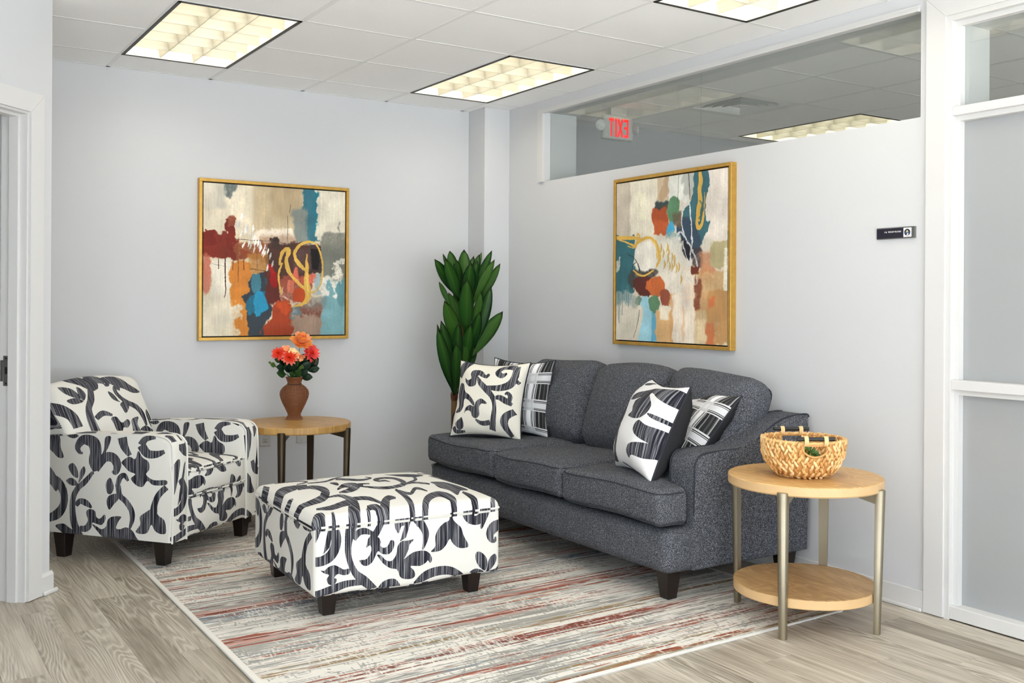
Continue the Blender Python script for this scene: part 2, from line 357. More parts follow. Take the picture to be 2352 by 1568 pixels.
# --- vine fabric atlas: 1 unit = 1 metre, ATW x ATH metres
ATW, ATH, DPM = 1.80, 1.30, 900
OTT0 = Vector((1.58, 3.92, 0)); OTA = -0.045          # ottoman near corner and turn
CH0 = Vector((1.315, 5.135, 0)); CHA = math.atan2(.617, .787)   # chair front corner and turn
def build_vine():
    img = np.zeros((int(ATH*DPM), int(ATW*DPM)))
    def put(polys, crop, P, N, S, T, off):
        x0, y0, sc = crop; N = Vector(N); S = Vector(S); T = Vector(T); P = Vector(P)
        for poly in polys:
            q = []
            for c in poly:
                X = at_plane(x0+c[0]/sc, y0+c[1]/sc, P, N) - P
                q.append(((X.dot(S)+off[0])*DPM, (ATH-(X.dot(T)+off[1]))*DPM))
            fill(img, q)
    s, b = stroke, blob
    ca, sa = math.cos(OTA), math.sin(OTA)
    front = [s((735,560,90),(795,660,90),(800,760,85),(760,850,85),(690,900,85),(600,920,80)),
        s((960,560,80),(920,690,68),(905,800,56),(920,900,50),(965,1000,60),(1040,1070,85),(1140,1150,60)),
        s((1040,1085,50),(900,1100,60),(780,1145,70),(620,1210,70)),
        s((950,710,55),(1000,655,55),(1060,642,55),(1140,672,25)),
        b((1090,740),(1120,700),(1165,692),(1190,730),(1185,765),(1215,785),(1250,765),(1275,720),(1305,730),(1298,790),(1260,838),(1200,838),(1165,815),(1140,860),(1115,910),(1070,942),(1030,935),(1005,895),(1060,885),(1095,840),(1108,790)),
        b((1155,845),(1190,850),(1230,890),(1275,900),(1305,875),(1325,830),(1335,770),(1370,728),(1420,722),(1475,712),(1440,755),(1428,800),(1405,855),(1390,882),(1430,850),(1480,820),(1560,808),(1610,830),(1634,880),(1620,918),(1598,895),(1580,915),(1530,942),(1448,945),(1480,985),(1488,1030),(1460,1055),(1400,1058),(1360,1040),(1340,990),(1320,970),(1270,962),(1210,922),(1170,870)),
        b((1325,535),(1440,520),(1440,565),(1400,592),(1370,602),(1345,660),(1318,620),(1312,575)),
        s((1480,510,80),(1540,575,72),(1578,650,60),(1575,720,42),(1552,800,14)),
        b((1790,440),(1822,440),(1820,530),(1850,572),(1890,610),(1912,680),(1955,765),(1920,787),(1860,782),(1812,742),(1790,708),(1750,770),(1700,812),(1625,818),(1662,770),(1662,690),(1692,620),(1742,570),(1790,540)),
        s((1920,430,60),(1955,520,80),(2020,548,80),(2085,510,80),(2105,430,60)),
        s((2265,565,60),(2190,600,95),(2145,660,72),(2155,715,50),(2185,725,30),(2192,690,14)),
        b((2020,830),(2060,822),(2110,868),(2122,930),(2102,985),(2050,952),(2018,890)),
        b((2120,960),(2138,880),(2185,838),(2202,870),(2190,920),(2150,975),(2112,1002)),
        b((1968,1002),(2010,970),(2060,975),(2095,1000),(2040,1018)), s((2260,940,70),(2200,985,40),(2110,1005,20)),
        s((1490,1105,40),(1580,1030,75),(1680,990,80),(1790,985,75),(1890,1030,55),(1930,1080,40)),
        b((1172,1145),(1200,1090),(1260,1058),(1320,1060),(1362,1112),(1350,1140),(1250,1150)),
        b((668,985),(700,987),(740,952),(790,938),(830,955),(870,975),(915,968),(918,1010),(870,1025),(822,1015),(798,1030),(788,1050),(806,1058),(800,1092),(770,1112),(735,1102),(722,1060),(740,1025),(698,1010))]
    put(front, (560, 1050, 3.794), OTT0+Vector((0, 0, .12)), (sa, -ca, 0), (ca, sa, 0), (0, 0, 1), (0.02, 0.02))
    s = flat_stroke
    top = [s((260,400,80),(330,330,100),(430,308,75),(550,292,25)), s((470,325,18),(590,312,50),(700,345,72),(690,400,85),(580,432,60),(470,455,50),(400,490,70),(460,530,60)),
        s((300,450,40),(380,410,50),(430,390,20)), s((630,478,18),(760,472,50),(880,445,62),(950,440,85),(965,500,110),(1000,540,90)), s((735,400,16),(840,392,34),(950,425,60)), s((950,415,40),(1080,412,42),(1200,440,20)),
        s((1180,545,30),(1235,510,62),(1230,450,82),(1260,408,60),(1325,405,16)), s((1075,470,40),(1150,462,50),(1225,492,60)), s((1075,470,30),(1110,510,25)),
        b((550,590),(600,520),(680,502),(715,540),(700,605),(620,645),(565,630)), s((770,500,20),(800,550,45),(830,590,45)),
        s((1275,278,10),(1230,268,24),(1180,272,30),(1145,256,40),(1230,238,35),(1330,248,42),(1395,290,52),(1330,320,42),(1200,335,36),(1000,320,14)),
        s((1390,300,30),(1480,280,28),(1620,285,25)), b((1625,265),(1740,252),(1870,278),(1955,312),(1890,326),(1862,362),(1790,332),(1700,312),(1660,285)),
        s((1570,475,40),(1600,400,62),(1700,363,62),(1810,385,62),(1845,430,40)), s((1320,345,24),(1420,400,46),(1470,450,46),(1500,510,46)),
        s((815,345,16),(880,310,62),(970,320,85),(920,352,60),(830,368,16)), s((990,300,20),(1095,298,18)), s((980,320,60),(1040,312,20)),
        s((265,248,10),(400,238,22),(500,240,26),(548,258,24),(460,278,12)), s((555,272,16),(700,265,26),(780,235,32),(830,210,26),(935,160,30)), s((545,215,24),(640,235,12)),
        s((750,282,16),(800,292,42),(825,306,16)), s((800,238,44),(900,250,42),(1020,260,36),(1105,240,26),(1055,224,12)),
        s((990,145,10),(1100,132,16),(1250,123,16),(1400,128,20),(1530,140,16),(1400,151,12),(1280,150,8)),
        b((1225,195),(1340,188),(1450,180),(1565,185),(1500,217),(1380,220),(1280,206)), s((1480,215,30),(1495,250,30),(1425,288,26)),
        s((900,202,20),(1010,183,22),(1120,190,10)), s((1610,188,12),(1700,208,22),(1850,248,26),(1940,262,12)), s((1650,168,10),(1780,185,14),(1900,215,14)),
        s((1905,335,25),(1990,370,52),(2060,425,40)), s((1955,288,18),(2050,312,24),(2140,338,12)), b((2150,365),(2185,360),(2205,425),(2165,420)),
        s((1350,352,16),(1450,372,32),(1500,330,34),(1600,348,12)), s((130,330,70),(180,300,70),(200,270,60)), s((420,195,14),(560,180,16),(700,172,14))]
    s = stroke
    put(top, (560, 1050, 3.794), OTT0+Vector((0, 0, .45)), (0, 0, 1), (ca, sa, 0), (-sa, ca, 0), (0.02, 0.36))
    cc, cs = math.cos(CHA), math.sin(CHA)
    side = [b((30,608),(70,603),(108,640),(112,700),(132,766),(100,772),(65,740),(35,700)), b((140,615),(200,610),(230,630),(190,645)),
        s((258,742,14),(236,735,24),(225,700,40),(262,655,62),(325,672,78),(342,730,76),(332,800,70),(345,860,40)), s((340,850,50),(395,775,60),(450,770,62),(482,815,55),(472,868,36),(448,860,14)),
        b((375,768),(395,720),(405,640),(442,635),(430,690),(402,745)), s((515,640,62),(530,700,52),(565,758,30)), s((640,690,60),(680,745,56),(740,750,46),(792,732,25)), s((640,690,50),(670,650,40),(735,640,20)),
        b((512,800),(560,765),(600,780),(620,728),(648,770),(688,800),(692,850),(672,882),(720,918),(802,920),(802,950),(720,952),(680,925),(650,962),(610,955),(572,910),(600,880),(560,862),(530,830)),
        s((805,965,40),(755,1015,40),(728,1075,40),(720,1130,50)),
        b((700,1110),(730,1108),(752,1150),(792,1185),(802,1262),(768,1272),(730,1252),(706,1212),(680,1262),(640,1272),(603,1256),(633,1210),(630,1160),(668,1130)),
        b((165,822),(195,808),(222,850),(226,902),(195,892),(168,850)), b((234,905),(240,860),(265,828),(274,860),(256,902),(230,935)), b((148,922),(180,903),(215,925),(222,952),(180,952)),
        s((325,865,20),(270,930,36),(225,970,36),(195,1030,36),(190,1110,38),(200,1200,46),(235,1285,50)), s((212,1085,28),(240,1056,36),(280,1070,40),(315,1100,14)),
        b((278,1130),(300,1108),(336,1120),(346,1160),(370,1170),(400,1143),(406,1175),(380,1212),(340,1202),(320,1198),(310,1235),(280,1257),(243,1252),(238,1220),(270,1215),(290,1180)),
        b((318,1208),(345,1220),(380,1240),(410,1220),(420,1180),(450,1158),(508,1158),(490,1190),(475,1232),(500,1240),(540,1228),(580,1248),(605,1290),(615,1320),(500,1318),(400,1298),(350,1250)),
        b((408,940),(435,903),(456,940),(458,980),(440,1010),(415,1000)), b((412,1060),(430,1020),(480,1008),(492,1040),(460,1078),(430,1112)),
        s((482,965,30),(500,905,35),(530,888,32),(553,925,16)), s((488,955,35),(500,1020,36),(540,1060,36),(576,1120,36),(580,1180,30),(562,1240,14)),
        s((30,905,60),(90,930,62),(132,1000,50),(130,1080,50),(90,1140,62),(30,1168,50)), b((78,1215),(130,1203),(170,1230),(218,1260),(245,1290),(150,1278),(108,1250)),
        s((-40,700,60),(-10,860,50),(-60,1000,50)), b((-120,800),(-60,830),(-40,900),(-100,880))]
    put(side, (100, 780, 2.851), CH0, (-cc, -cs, 0), (-cs, cc, 0), (0, 0, 1), (0.95, 0.02-.135))
    # chair back: plane through the inner back
    Pb = CH0 + Vector((-cs, cc, 0))*0.60 + Vector((0, 0, .45)); Sx = Vector((cc, cs, 0)); Tb = (Vector((-cs, cc, 0))*0.30+Vector((0, 0, 1))).normalized(); Nb = Sx.cross(Tb)
    back = [b((142,315),(200,318),(240,350),(252,388),(200,372),(158,345)), b((243,312),(270,325),(288,360),(270,398),(248,370)), b((175,400),(220,383),(268,400),(240,418),(200,422)),
        s((322,325,34),(312,390,40),(290,450,36),(295,520,45),(320,600,52)), s((325,515,30),(368,480,36),(425,492,16)), b((415,510),(450,503),(480,540),(520,518),(538,540),(520,572),(490,572),(480,602),(450,598),(428,550)),
        b((550,520),(602,503),(590,550),(612,605),(560,605),(552,570)), s((20,440,60),(120,455,72),(190,500,62),(222,575,55)), s((210,262,30),(280,275,60),(340,300,72),(345,270,52),(400,265,44),(435,288,36),(418,302,12)),
        b((418,258),(480,243),(540,250),(582,290),(655,340),(600,348),(540,322),(460,292)), b((428,338),(455,353),(482,395),(492,408),(450,392),(430,362)), b((488,420),(520,398),(548,415),(542,450),(515,478),(494,440)),
        s((512,325,24),(480,312,24),(478,345,26),(505,382,26),(545,412,32),(602,440,36),(640,490,36),(658,560,16)), b((678,455),(700,500),(715,585),(690,562),(668,490)), b((610,590),(650,560),(700,585),(720,605)),
        s((60,380,30),(20,330,40),(-40,330,40)), b((40,300),(80,290),(60,312))]
    put(back, (100, 780, 2.851), Pb, Nb, Sx, Tb, (0.95, 0.62))
    # everything else on the cloth (parts of the repeat the camera hardly sees)
    for (cx, cy, k, a) in ((1.70, .80, .10, .4), (1.70, 1.05, .10, 2.0), (1.72, .30, .08, 1.0), (1.3, 1.25, .10, .2)):
        pl = [(-1, 0), (-.4, .5), (.5, .45), (1.1, .1), (.4, -.1), (.1, -.55), (-.3, -.2)]
        fill(img, [((cx+k*(x*math.cos(a)-y*math.sin(a)))*DPM, (ATH-(cy+k*(x*math.sin(a)+y*math.cos(a))))*DPM) for x, y in blob(*pl)])
    return to_image('vine_print', img.astype(np.float32), data=True)
VINE_IMG = build_vine()
def m_vine(name, img, tint=(228, 226, 219), sx=900.0):
    t = NT(name); uv = t.coord('UV'); im = t.n('ShaderNodeTexImage'); im.image = img; t.l(uv, im.inputs[0])
    mask = t.ramp(im.outputs[0], [(0.42, (0, 0, 0, 1)), (0.58, (1, 1, 1, 1))])
    st = t.noise(t.mapv(uv, (sx, sx*0.008, 1)), 0.20, 3, 0.8)
    dark = t.ramp(st, [(0.42, srgb(30, 30, 38)), (0.50, srgb(50, 50, 60)), (0.58, srgb(140, 140, 144))])
    wv = t.noise(t.mapv(uv, (sx, sx*0.05, 1)), 1.0, 2)
    cream = t.mix(wv, tuple(c*0.93 for c in srgb(*tint)[:3])+(1,), srgb(*tint))
    t.base(t.mix(mask, cream, dark), 0.85, spec=0.15); t.bump(wv, 0.15, 0.001); return t.m
MAT['vine'] = m_vine('vine_fabric', VINE_IMG, sx=900.0*ATW/1.0)
def vuv(x, y): return (x/ATW, y/ATH)
def quad_print(name, corners, polys, n=360):
    f = homog(corners); img = np.zeros((n, n))
    for p in polys: fill(img, [f(c)*n for c in p])
    return to_image(name, img.astype(np.float32), data=True)
s_, b_ = stroke, blob
P1_IMG = quad_print('scroll_print_a', [(345, 945), (865, 945), (810, 1535), (250, 1500)], [
    s_((335,1065,50),(375,1005,56),(430,935,56)), b_((400,1075),(422,1092),(455,1078),(452,1040),(470,1010),(520,1003),(550,1020),(568,1042),(588,1028),(602,1045),(580,1072),(540,1062),(512,1050),(500,1090),(488,1130),(440,1142),(408,1115)),
    s_((510,1060,8),(530,1110,42),(580,1160,50),(630,1220,42),(646,1290,32),(640,1370,42),(605,1490,52)), s_((590,1148,30),(680,1150,50),(760,1122,62),(792,1060,52),(790,975,46)), s_((730,1028,16),(695,1048,42),(664,1022,44),(690,985,32),(740,975,40),(785,985,46)),
    b_((348,1120),(385,1123),(402,1180),(440,1210),(482,1270),(476,1298),(430,1250),(395,1240),(380,1300),(350,1337),(305,1332),(338,1290),(328,1200)),
    b_((388,1350),(400,1310),(440,1288),(480,1300),(500,1260),(540,1238),(582,1265),(580,1282),(545,1280),(525,1310),(520,1370),(490,1397),(460,1382),(445,1340),(410,1330)),
    s_((485,1405,14),(530,1436,36),(600,1428,40)), s_((640,1232,20),(690,1225,42),(740,1250,48),(785,1275,26)), s_((735,1200,14),(752,1186,24),(772,1212,32),(765,1250,32)),
    s_((800,1322,42),(735,1370,52),(715,1440,56),(752,1520,42)), b_((308,1420),(350,1388),(366,1380),(380,1430),(370,1462),(330,1472)), s_((290,1440,30),(310,1480,30),(380,1490,14)), s_((795,1085,30),(830,1110,24))])
P3_IMG = quad_print('scroll_print_b', [(560, 235), (985, 295), (605, 1455), (180, 1160)], [
    b_((400,460),(430,400),(480,363),(532,370),(550,420),(540,520),(512,680),(472,800),(422,900),(392,1000),(352,1100),(310,1177),(268,1182),(218,1120),(203,1035),(250,1077),(302,1070),(330,1000),(360,900),(396,800),(370,832),(340,847),(323,780),(345,700),(366,652),(376,712),(420,660),(452,580),(460,500),(430,463)),
    b_((243,802),(280,700),(317,652),(312,730),(292,800),(262,840)), b_((568,492),(640,400),(780,338),(960,360),(925,540),(840,480),(790,412),(770,440),(792,560),(760,660),(710,722),(640,732),(578,700),(590,680),(630,640),(640,520),(692,468),(640,490),(600,502)),
    b_((768,658),(850,688),(870,742),(790,712)), b_((700,752),(750,800),(840,830),(780,1010),(690,980),(640,920),(628,860),(650,800)), b_((760,1005),(720,1130),(645,1192),(560,1182),(510,1217),(498,1150),(560,1060),(640,1018)),
    b_((588,285),(640,248),(662,290),(610,307)), s_((345,1225,10),(385,1275,20),(430,1330,30)), s_((215,1215,50),(270,1260,40),(310,1270,10))])
MAT['pil1'] = m_vine('scroll_pillow_a', P1_IMG, (238, 234, 221), 420.0)
MAT['pil3'] = m_vine('scroll_pillow_b', P3_IMG, (232, 232, 232), 420.0)
def plaid_img():
    n = 512; x = (np.arange(n)+0.5)/n
    def band(seed, ph):
        r = np.random.RandomState(seed); f = (x*2.7+ph) % 1.0; dark = (f > 0.40) & (f < 0.97)
        rv = np.repeat(r.rand(n//4+1), 4)[:n]; v = np.ones(n)
        v = np.where(dark, np.where(rv > 0.78, 0.62, np.where(rv > 0.5, 0.24, 0.08)), v)
        for c, w in ((0.035, .016), (0.085, .010), (0.30, .010), (0.345, .016)): v = np.where(np.abs(f-c) < w, 0.06, v)
        return v, dark
    wx, dx = band(3, .15); wy, dy = band(8, .55)
    dash = ((np.arange(n) % 9) < 6)
    img = np.where(dy[:, None], wx[None, :], 1.0)
    line = (~dy) & (wy < 0.5)
    img = np.where(line[:, None], np.where(dx[None, :], 0.10, np.where(dash[None, :], 0.95, 0.15)), img)
    img = np.where(((~dy) & ~(wy < 0.5))[:, None], np.where(dx[None, :], 0.86, np.maximum(0.9*(wx[None, :] > .5), 0.80)), img)
    rgb = np.stack([img, img, img*1.01], -1); return to_image('plaid', np.clip(rgb*0.95+0.03, 0, 1).astype(np.float32))
def m_img(name, im, rough=0.85, bump=0.0):
    t = NT(name); uv = t.coord('UV'); i = t.n('ShaderNodeTexImage'); i.image = im; t.l(uv, i.inputs[0]); wv = t.noise(t.mapv(uv, (420, 420, 1)), 1.0, 2)
    t.base(t.mix(t.math('MULTIPLY', wv, 0.12), i.outputs[0], (0.25, 0.25, 0.25, 1)), rough, spec=0.15)
    if bump: t.bump(wv, bump, 0.001)
    return t.m
MAT['plaid'] = m_img('plaid_fabric', plaid_img(), 0.88, 0.15)
# --- rug
RUGC = [(1.168, 2.842), (3.625, 2.902), (3.64, 5.93), (1.195, 5.90)]
def rug_img():
    h, w = 1500, 1220; Y = 2.87 + (5.92-2.87)*(1-(np.arange(h)+0.5)/h)      # row -> metres along the room
    N = lambda sy, sx, sd: smooth_noise(h, w, sy, sx, sd)
    wob = (smooth_noise(h, w, 40, 220, 1)*0.012)
    YY = Y[:, None] + wob
    grey = np.array((0.655, 0.645, 0.62)); cream = np.array((0.90, 0.885, 0.85)); img = np.ones((h, w, 3))*grey
    img *= (1+0.05*N(3, 120, 2))[..., None]
    fine = N(1.1, 26, 3); mid = N(2.2, 90, 4); weft = N(4.0, 1.0, 5)
    patch = N(60, 120, 6); longs = N(1.4, 150, 7); patch2 = N(10, 160, 16)
    def lay(mask, col, a=1.0):
        nonlocal img
        m = np.clip(mask, 0, 1)[..., None]*a; img = img*(1-m)+np.array(col)*m
    def sm(v, e=0.25): return np.clip(v/e+0.5, 0, 1)
    lay(sm(longs-0.45+0.5*patch), cream)                     # long cream streaks
    def band(y, half, col, dens=0.0, ragged=True, a=0.92):
        env = np.exp(-((YY-y)/half)**2*0.9)*2.6-1.3
        k = env + (0.75*mid+0.55*fine+0.55*patch2 if ragged else 0.25*fine) + dens - (0.0 if col is cream else 0.45)
        lay(sm(k-0.55), col, a)
    rust = (0.62, 0.36, 0.30); pink = (0.76, 0.58, 0.53); wine = (0.47, 0.26, 0.22); blue = (0.40, 0.47, 0.53); tan = (0.56, 0.48, 0.34); orange = (0.64, 0.38, 0.20); steel = (0.52, 0.55, 0.57)
    for (y, hf, c, d) in ((2.96,.020,cream,.6),(3.06,.028,cream,.5),(3.27,.03,cream,.4),(3.40,.05,cream,.5),(3.56,.03,cream,.4),(3.98,.05,cream,.5),(5.10,.045,cream,.7),(4.62,.03,cream,.2),(4.12,.03,cream,.3),(5.32,.02,cream,.3)):
        band(y, hf, c, d)
    for (y, hf, c, d) in ((3.885,.045,pink,.2),(3.66,.035,pink,.0),(4.35,.045,pink,.4),(4.06,.022,pink,-.1),(4.55,.02,pink,-.4),(5.42,.03,pink,-.1),(5.62,.03,pink,0),(4.80,.02,pink,-.5),(3.20,.02,steel,-.4)):
        band(y, hf, c, d)
    for (y, hf, c, d) in ((2.925,.014,tan,-.1),(3.00,.012,tan,-.1),(3.48,.022,tan,.1),(3.53,.014,tan,-.2),(3.44,.012,tan,-.3),(5.20,.02,blue,.1),(5.235,.028,steel,.1),(4.29,.022,blue,.2),(4.24,.05,steel,.0),(3.76,.02,steel,-.4),(4.95,.020,orange,.7),(4.93,.03,(0.62,0.42,0.33),.1),(4.86,.015,tan,-.2)):
        band(y, hf, c, d)
    for (y, hf, c, d) in ((3.125,.016,rust,.5),(3.14,.008,wine,.1),(3.34,.017,wine,.3),(3.36,.008,rust,.1),(3.30,.006,wine,-.1),(3.665,.008,wine,.2),(3.70,.008,rust,.1),(3.86,.010,rust,.3),(3.905,.008,wine,0),(3.925,.008,rust,.1),(4.02,.007,rust,.0),(4.33,.008,wine,.4),(4.375,.010,rust,.4),(4.41,.007,wine,-.1),(4.77,.008,wine,.2),(4.80,.006,wine,-.3),(5.44,.008,rust,.3),(5.40,.006,wine,0),(5.55,.008,rust,.2),(5.70,.01,rust,.2),(4.10,.006,wine,-.2)):
        band(y, hf, c, d)
    lay(sm(longs*0.9+0.55*patch-1.75), (0.60, 0.42, 0.38), 0.55)
    lay(sm(N(1.3, 14, 8)-1.05+0.4*patch+0.3*N(3, 80, 18), 0.5), cream, 0.85)          # broken cream runs
    lay(sm(weft*0.85+0.6*N(26, 50, 9)-1.25, 0.5), cream, 0.8); lay(sm(N(3.5, 1.2, 12)*0.9+0.5*N(24, 60, 13)-1.5, 0.5), grey*0.95, 0.8)      # short weft nicks
    lay(sm(N(1.2, 10, 10)-1.7, 0.5), (0.50, 0.50, 0.49), 0.7)
    e = 14; img[:, :e] = cream; img[:, -e:] = cream; img[-e:, :] = cream; img[:e, :] = cream
    hgt = (img.mean(-1) > 0.75).astype(np.float32)*0.5+0.3+0.08*fine
    return to_image('rug_weave', np.clip(img, 0, 1).astype(np.float32)), to_image('rug_relief', np.clip(hgt, 0, 1).astype(np.float32), data=True)
def m_rug():
    a, b = rug_img(); t = NT('distressed_rug'); uv = t.coord('UV'); i = t.n('ShaderNodeTexImage'); i.image = a; t.l(uv, i.inputs[0]); k = t.n('ShaderNodeTexImage'); k.image = b; t.l(uv, k.inputs[0])
    pile = t.noise(t.coord(), 700, 2)
    t.base(t.mix(t.math('MULTIPLY', pile, 0.16), i.outputs[0], (0.12, 0.12, 0.12, 1)), 0.95, spec=0.05); t.bump(t.math('ADD', k.outputs[0], t.math('MULTIPLY', pile, 0.5)), 0.5, 0.003); return t.m
MAT['rug'] = m_rug()
MAT['binding'] = plain('rug_binding', srgb(214, 212, 206), 0.9, spec=0.1, vary=0.12, scale=400)
# --- paintings
def canvas(name, corners, base, shapes, seed, n=640):
    f = homog(corners); img = np.ones((n, n, 3))*np.array(base)/255
    wx = smooth_noise(n, n, 9, 6, seed)*4+smooth_noise(n, n, 2.0, 1.2, seed+1)*1.6; wy = smooth_noise(n, n, 6, 9, seed+2)*4+smooth_noise(n, n, 1.2, 1.6, seed+3)*2.2
    iy, ix = np.mgrid[0:n, 0:n]; brush = smooth_noise(n, n, 20, 1.6, seed+4); blot = smooth_noise(n, n, 18, 18, seed+5); dry = smooth_noise(n, n, 2.5, 2.5, seed+6)
    img *= (1+0.010*brush+0.022*blot+0.008*dry)[..., None]
    for (poly, col, soft, alpha, rough) in shapes:
        m = np.zeros((n, n)); fill(m, [f(c)*n for c in poly])
        if rough: m = m[np.clip(iy+wy*rough, 0, n-1).astype(int), np.clip(ix+wx*rough, 0, n-1).astype(int)]
        if soft:
            soft = soft*0.5
            fy = np.fft.fftfreq(n)[:, None]; fx = np.fft.rfftfreq(n)[None, :]
            pd = 48; mp = np.pad(m, pd, mode='edge'); N2 = n+2*pd; fy = np.fft.fftfreq(N2)[:, None]; fx = np.fft.rfftfreq(N2)[None, :]; m = np.fft.irfft2(np.fft.rfft2(mp)*np.exp(-2*(PI**2)*((fy*soft*1.3)**2+(fx*soft)**2)), s=(N2, N2))[pd:-pd, pd:-pd]
            m = np.clip((m-0.5)*1.5+0.5+(0.13*dry+0.09*brush)*np.clip(4*m*(1-m), 0, 1), 0, 1)
        if alpha < 1: m = m*np.clip(alpha+0.07*dry+0.05*blot, 0, 1)
        c = np.array(col)/255*(1+0.014*brush+0.03*blot+0.012*dry)[..., None]
        img = img*(1-m[..., None])+c*m[..., None]
    return to_image(name, np.clip(img, 0, 1).astype(np.float32))
def R(x0, y0, x1, y1): return [(x0, y0), (x1, y0), (x1, y1), (x0, y1)]
GOLD = (222, 178, 82); GOLD2 = (236, 200, 112)
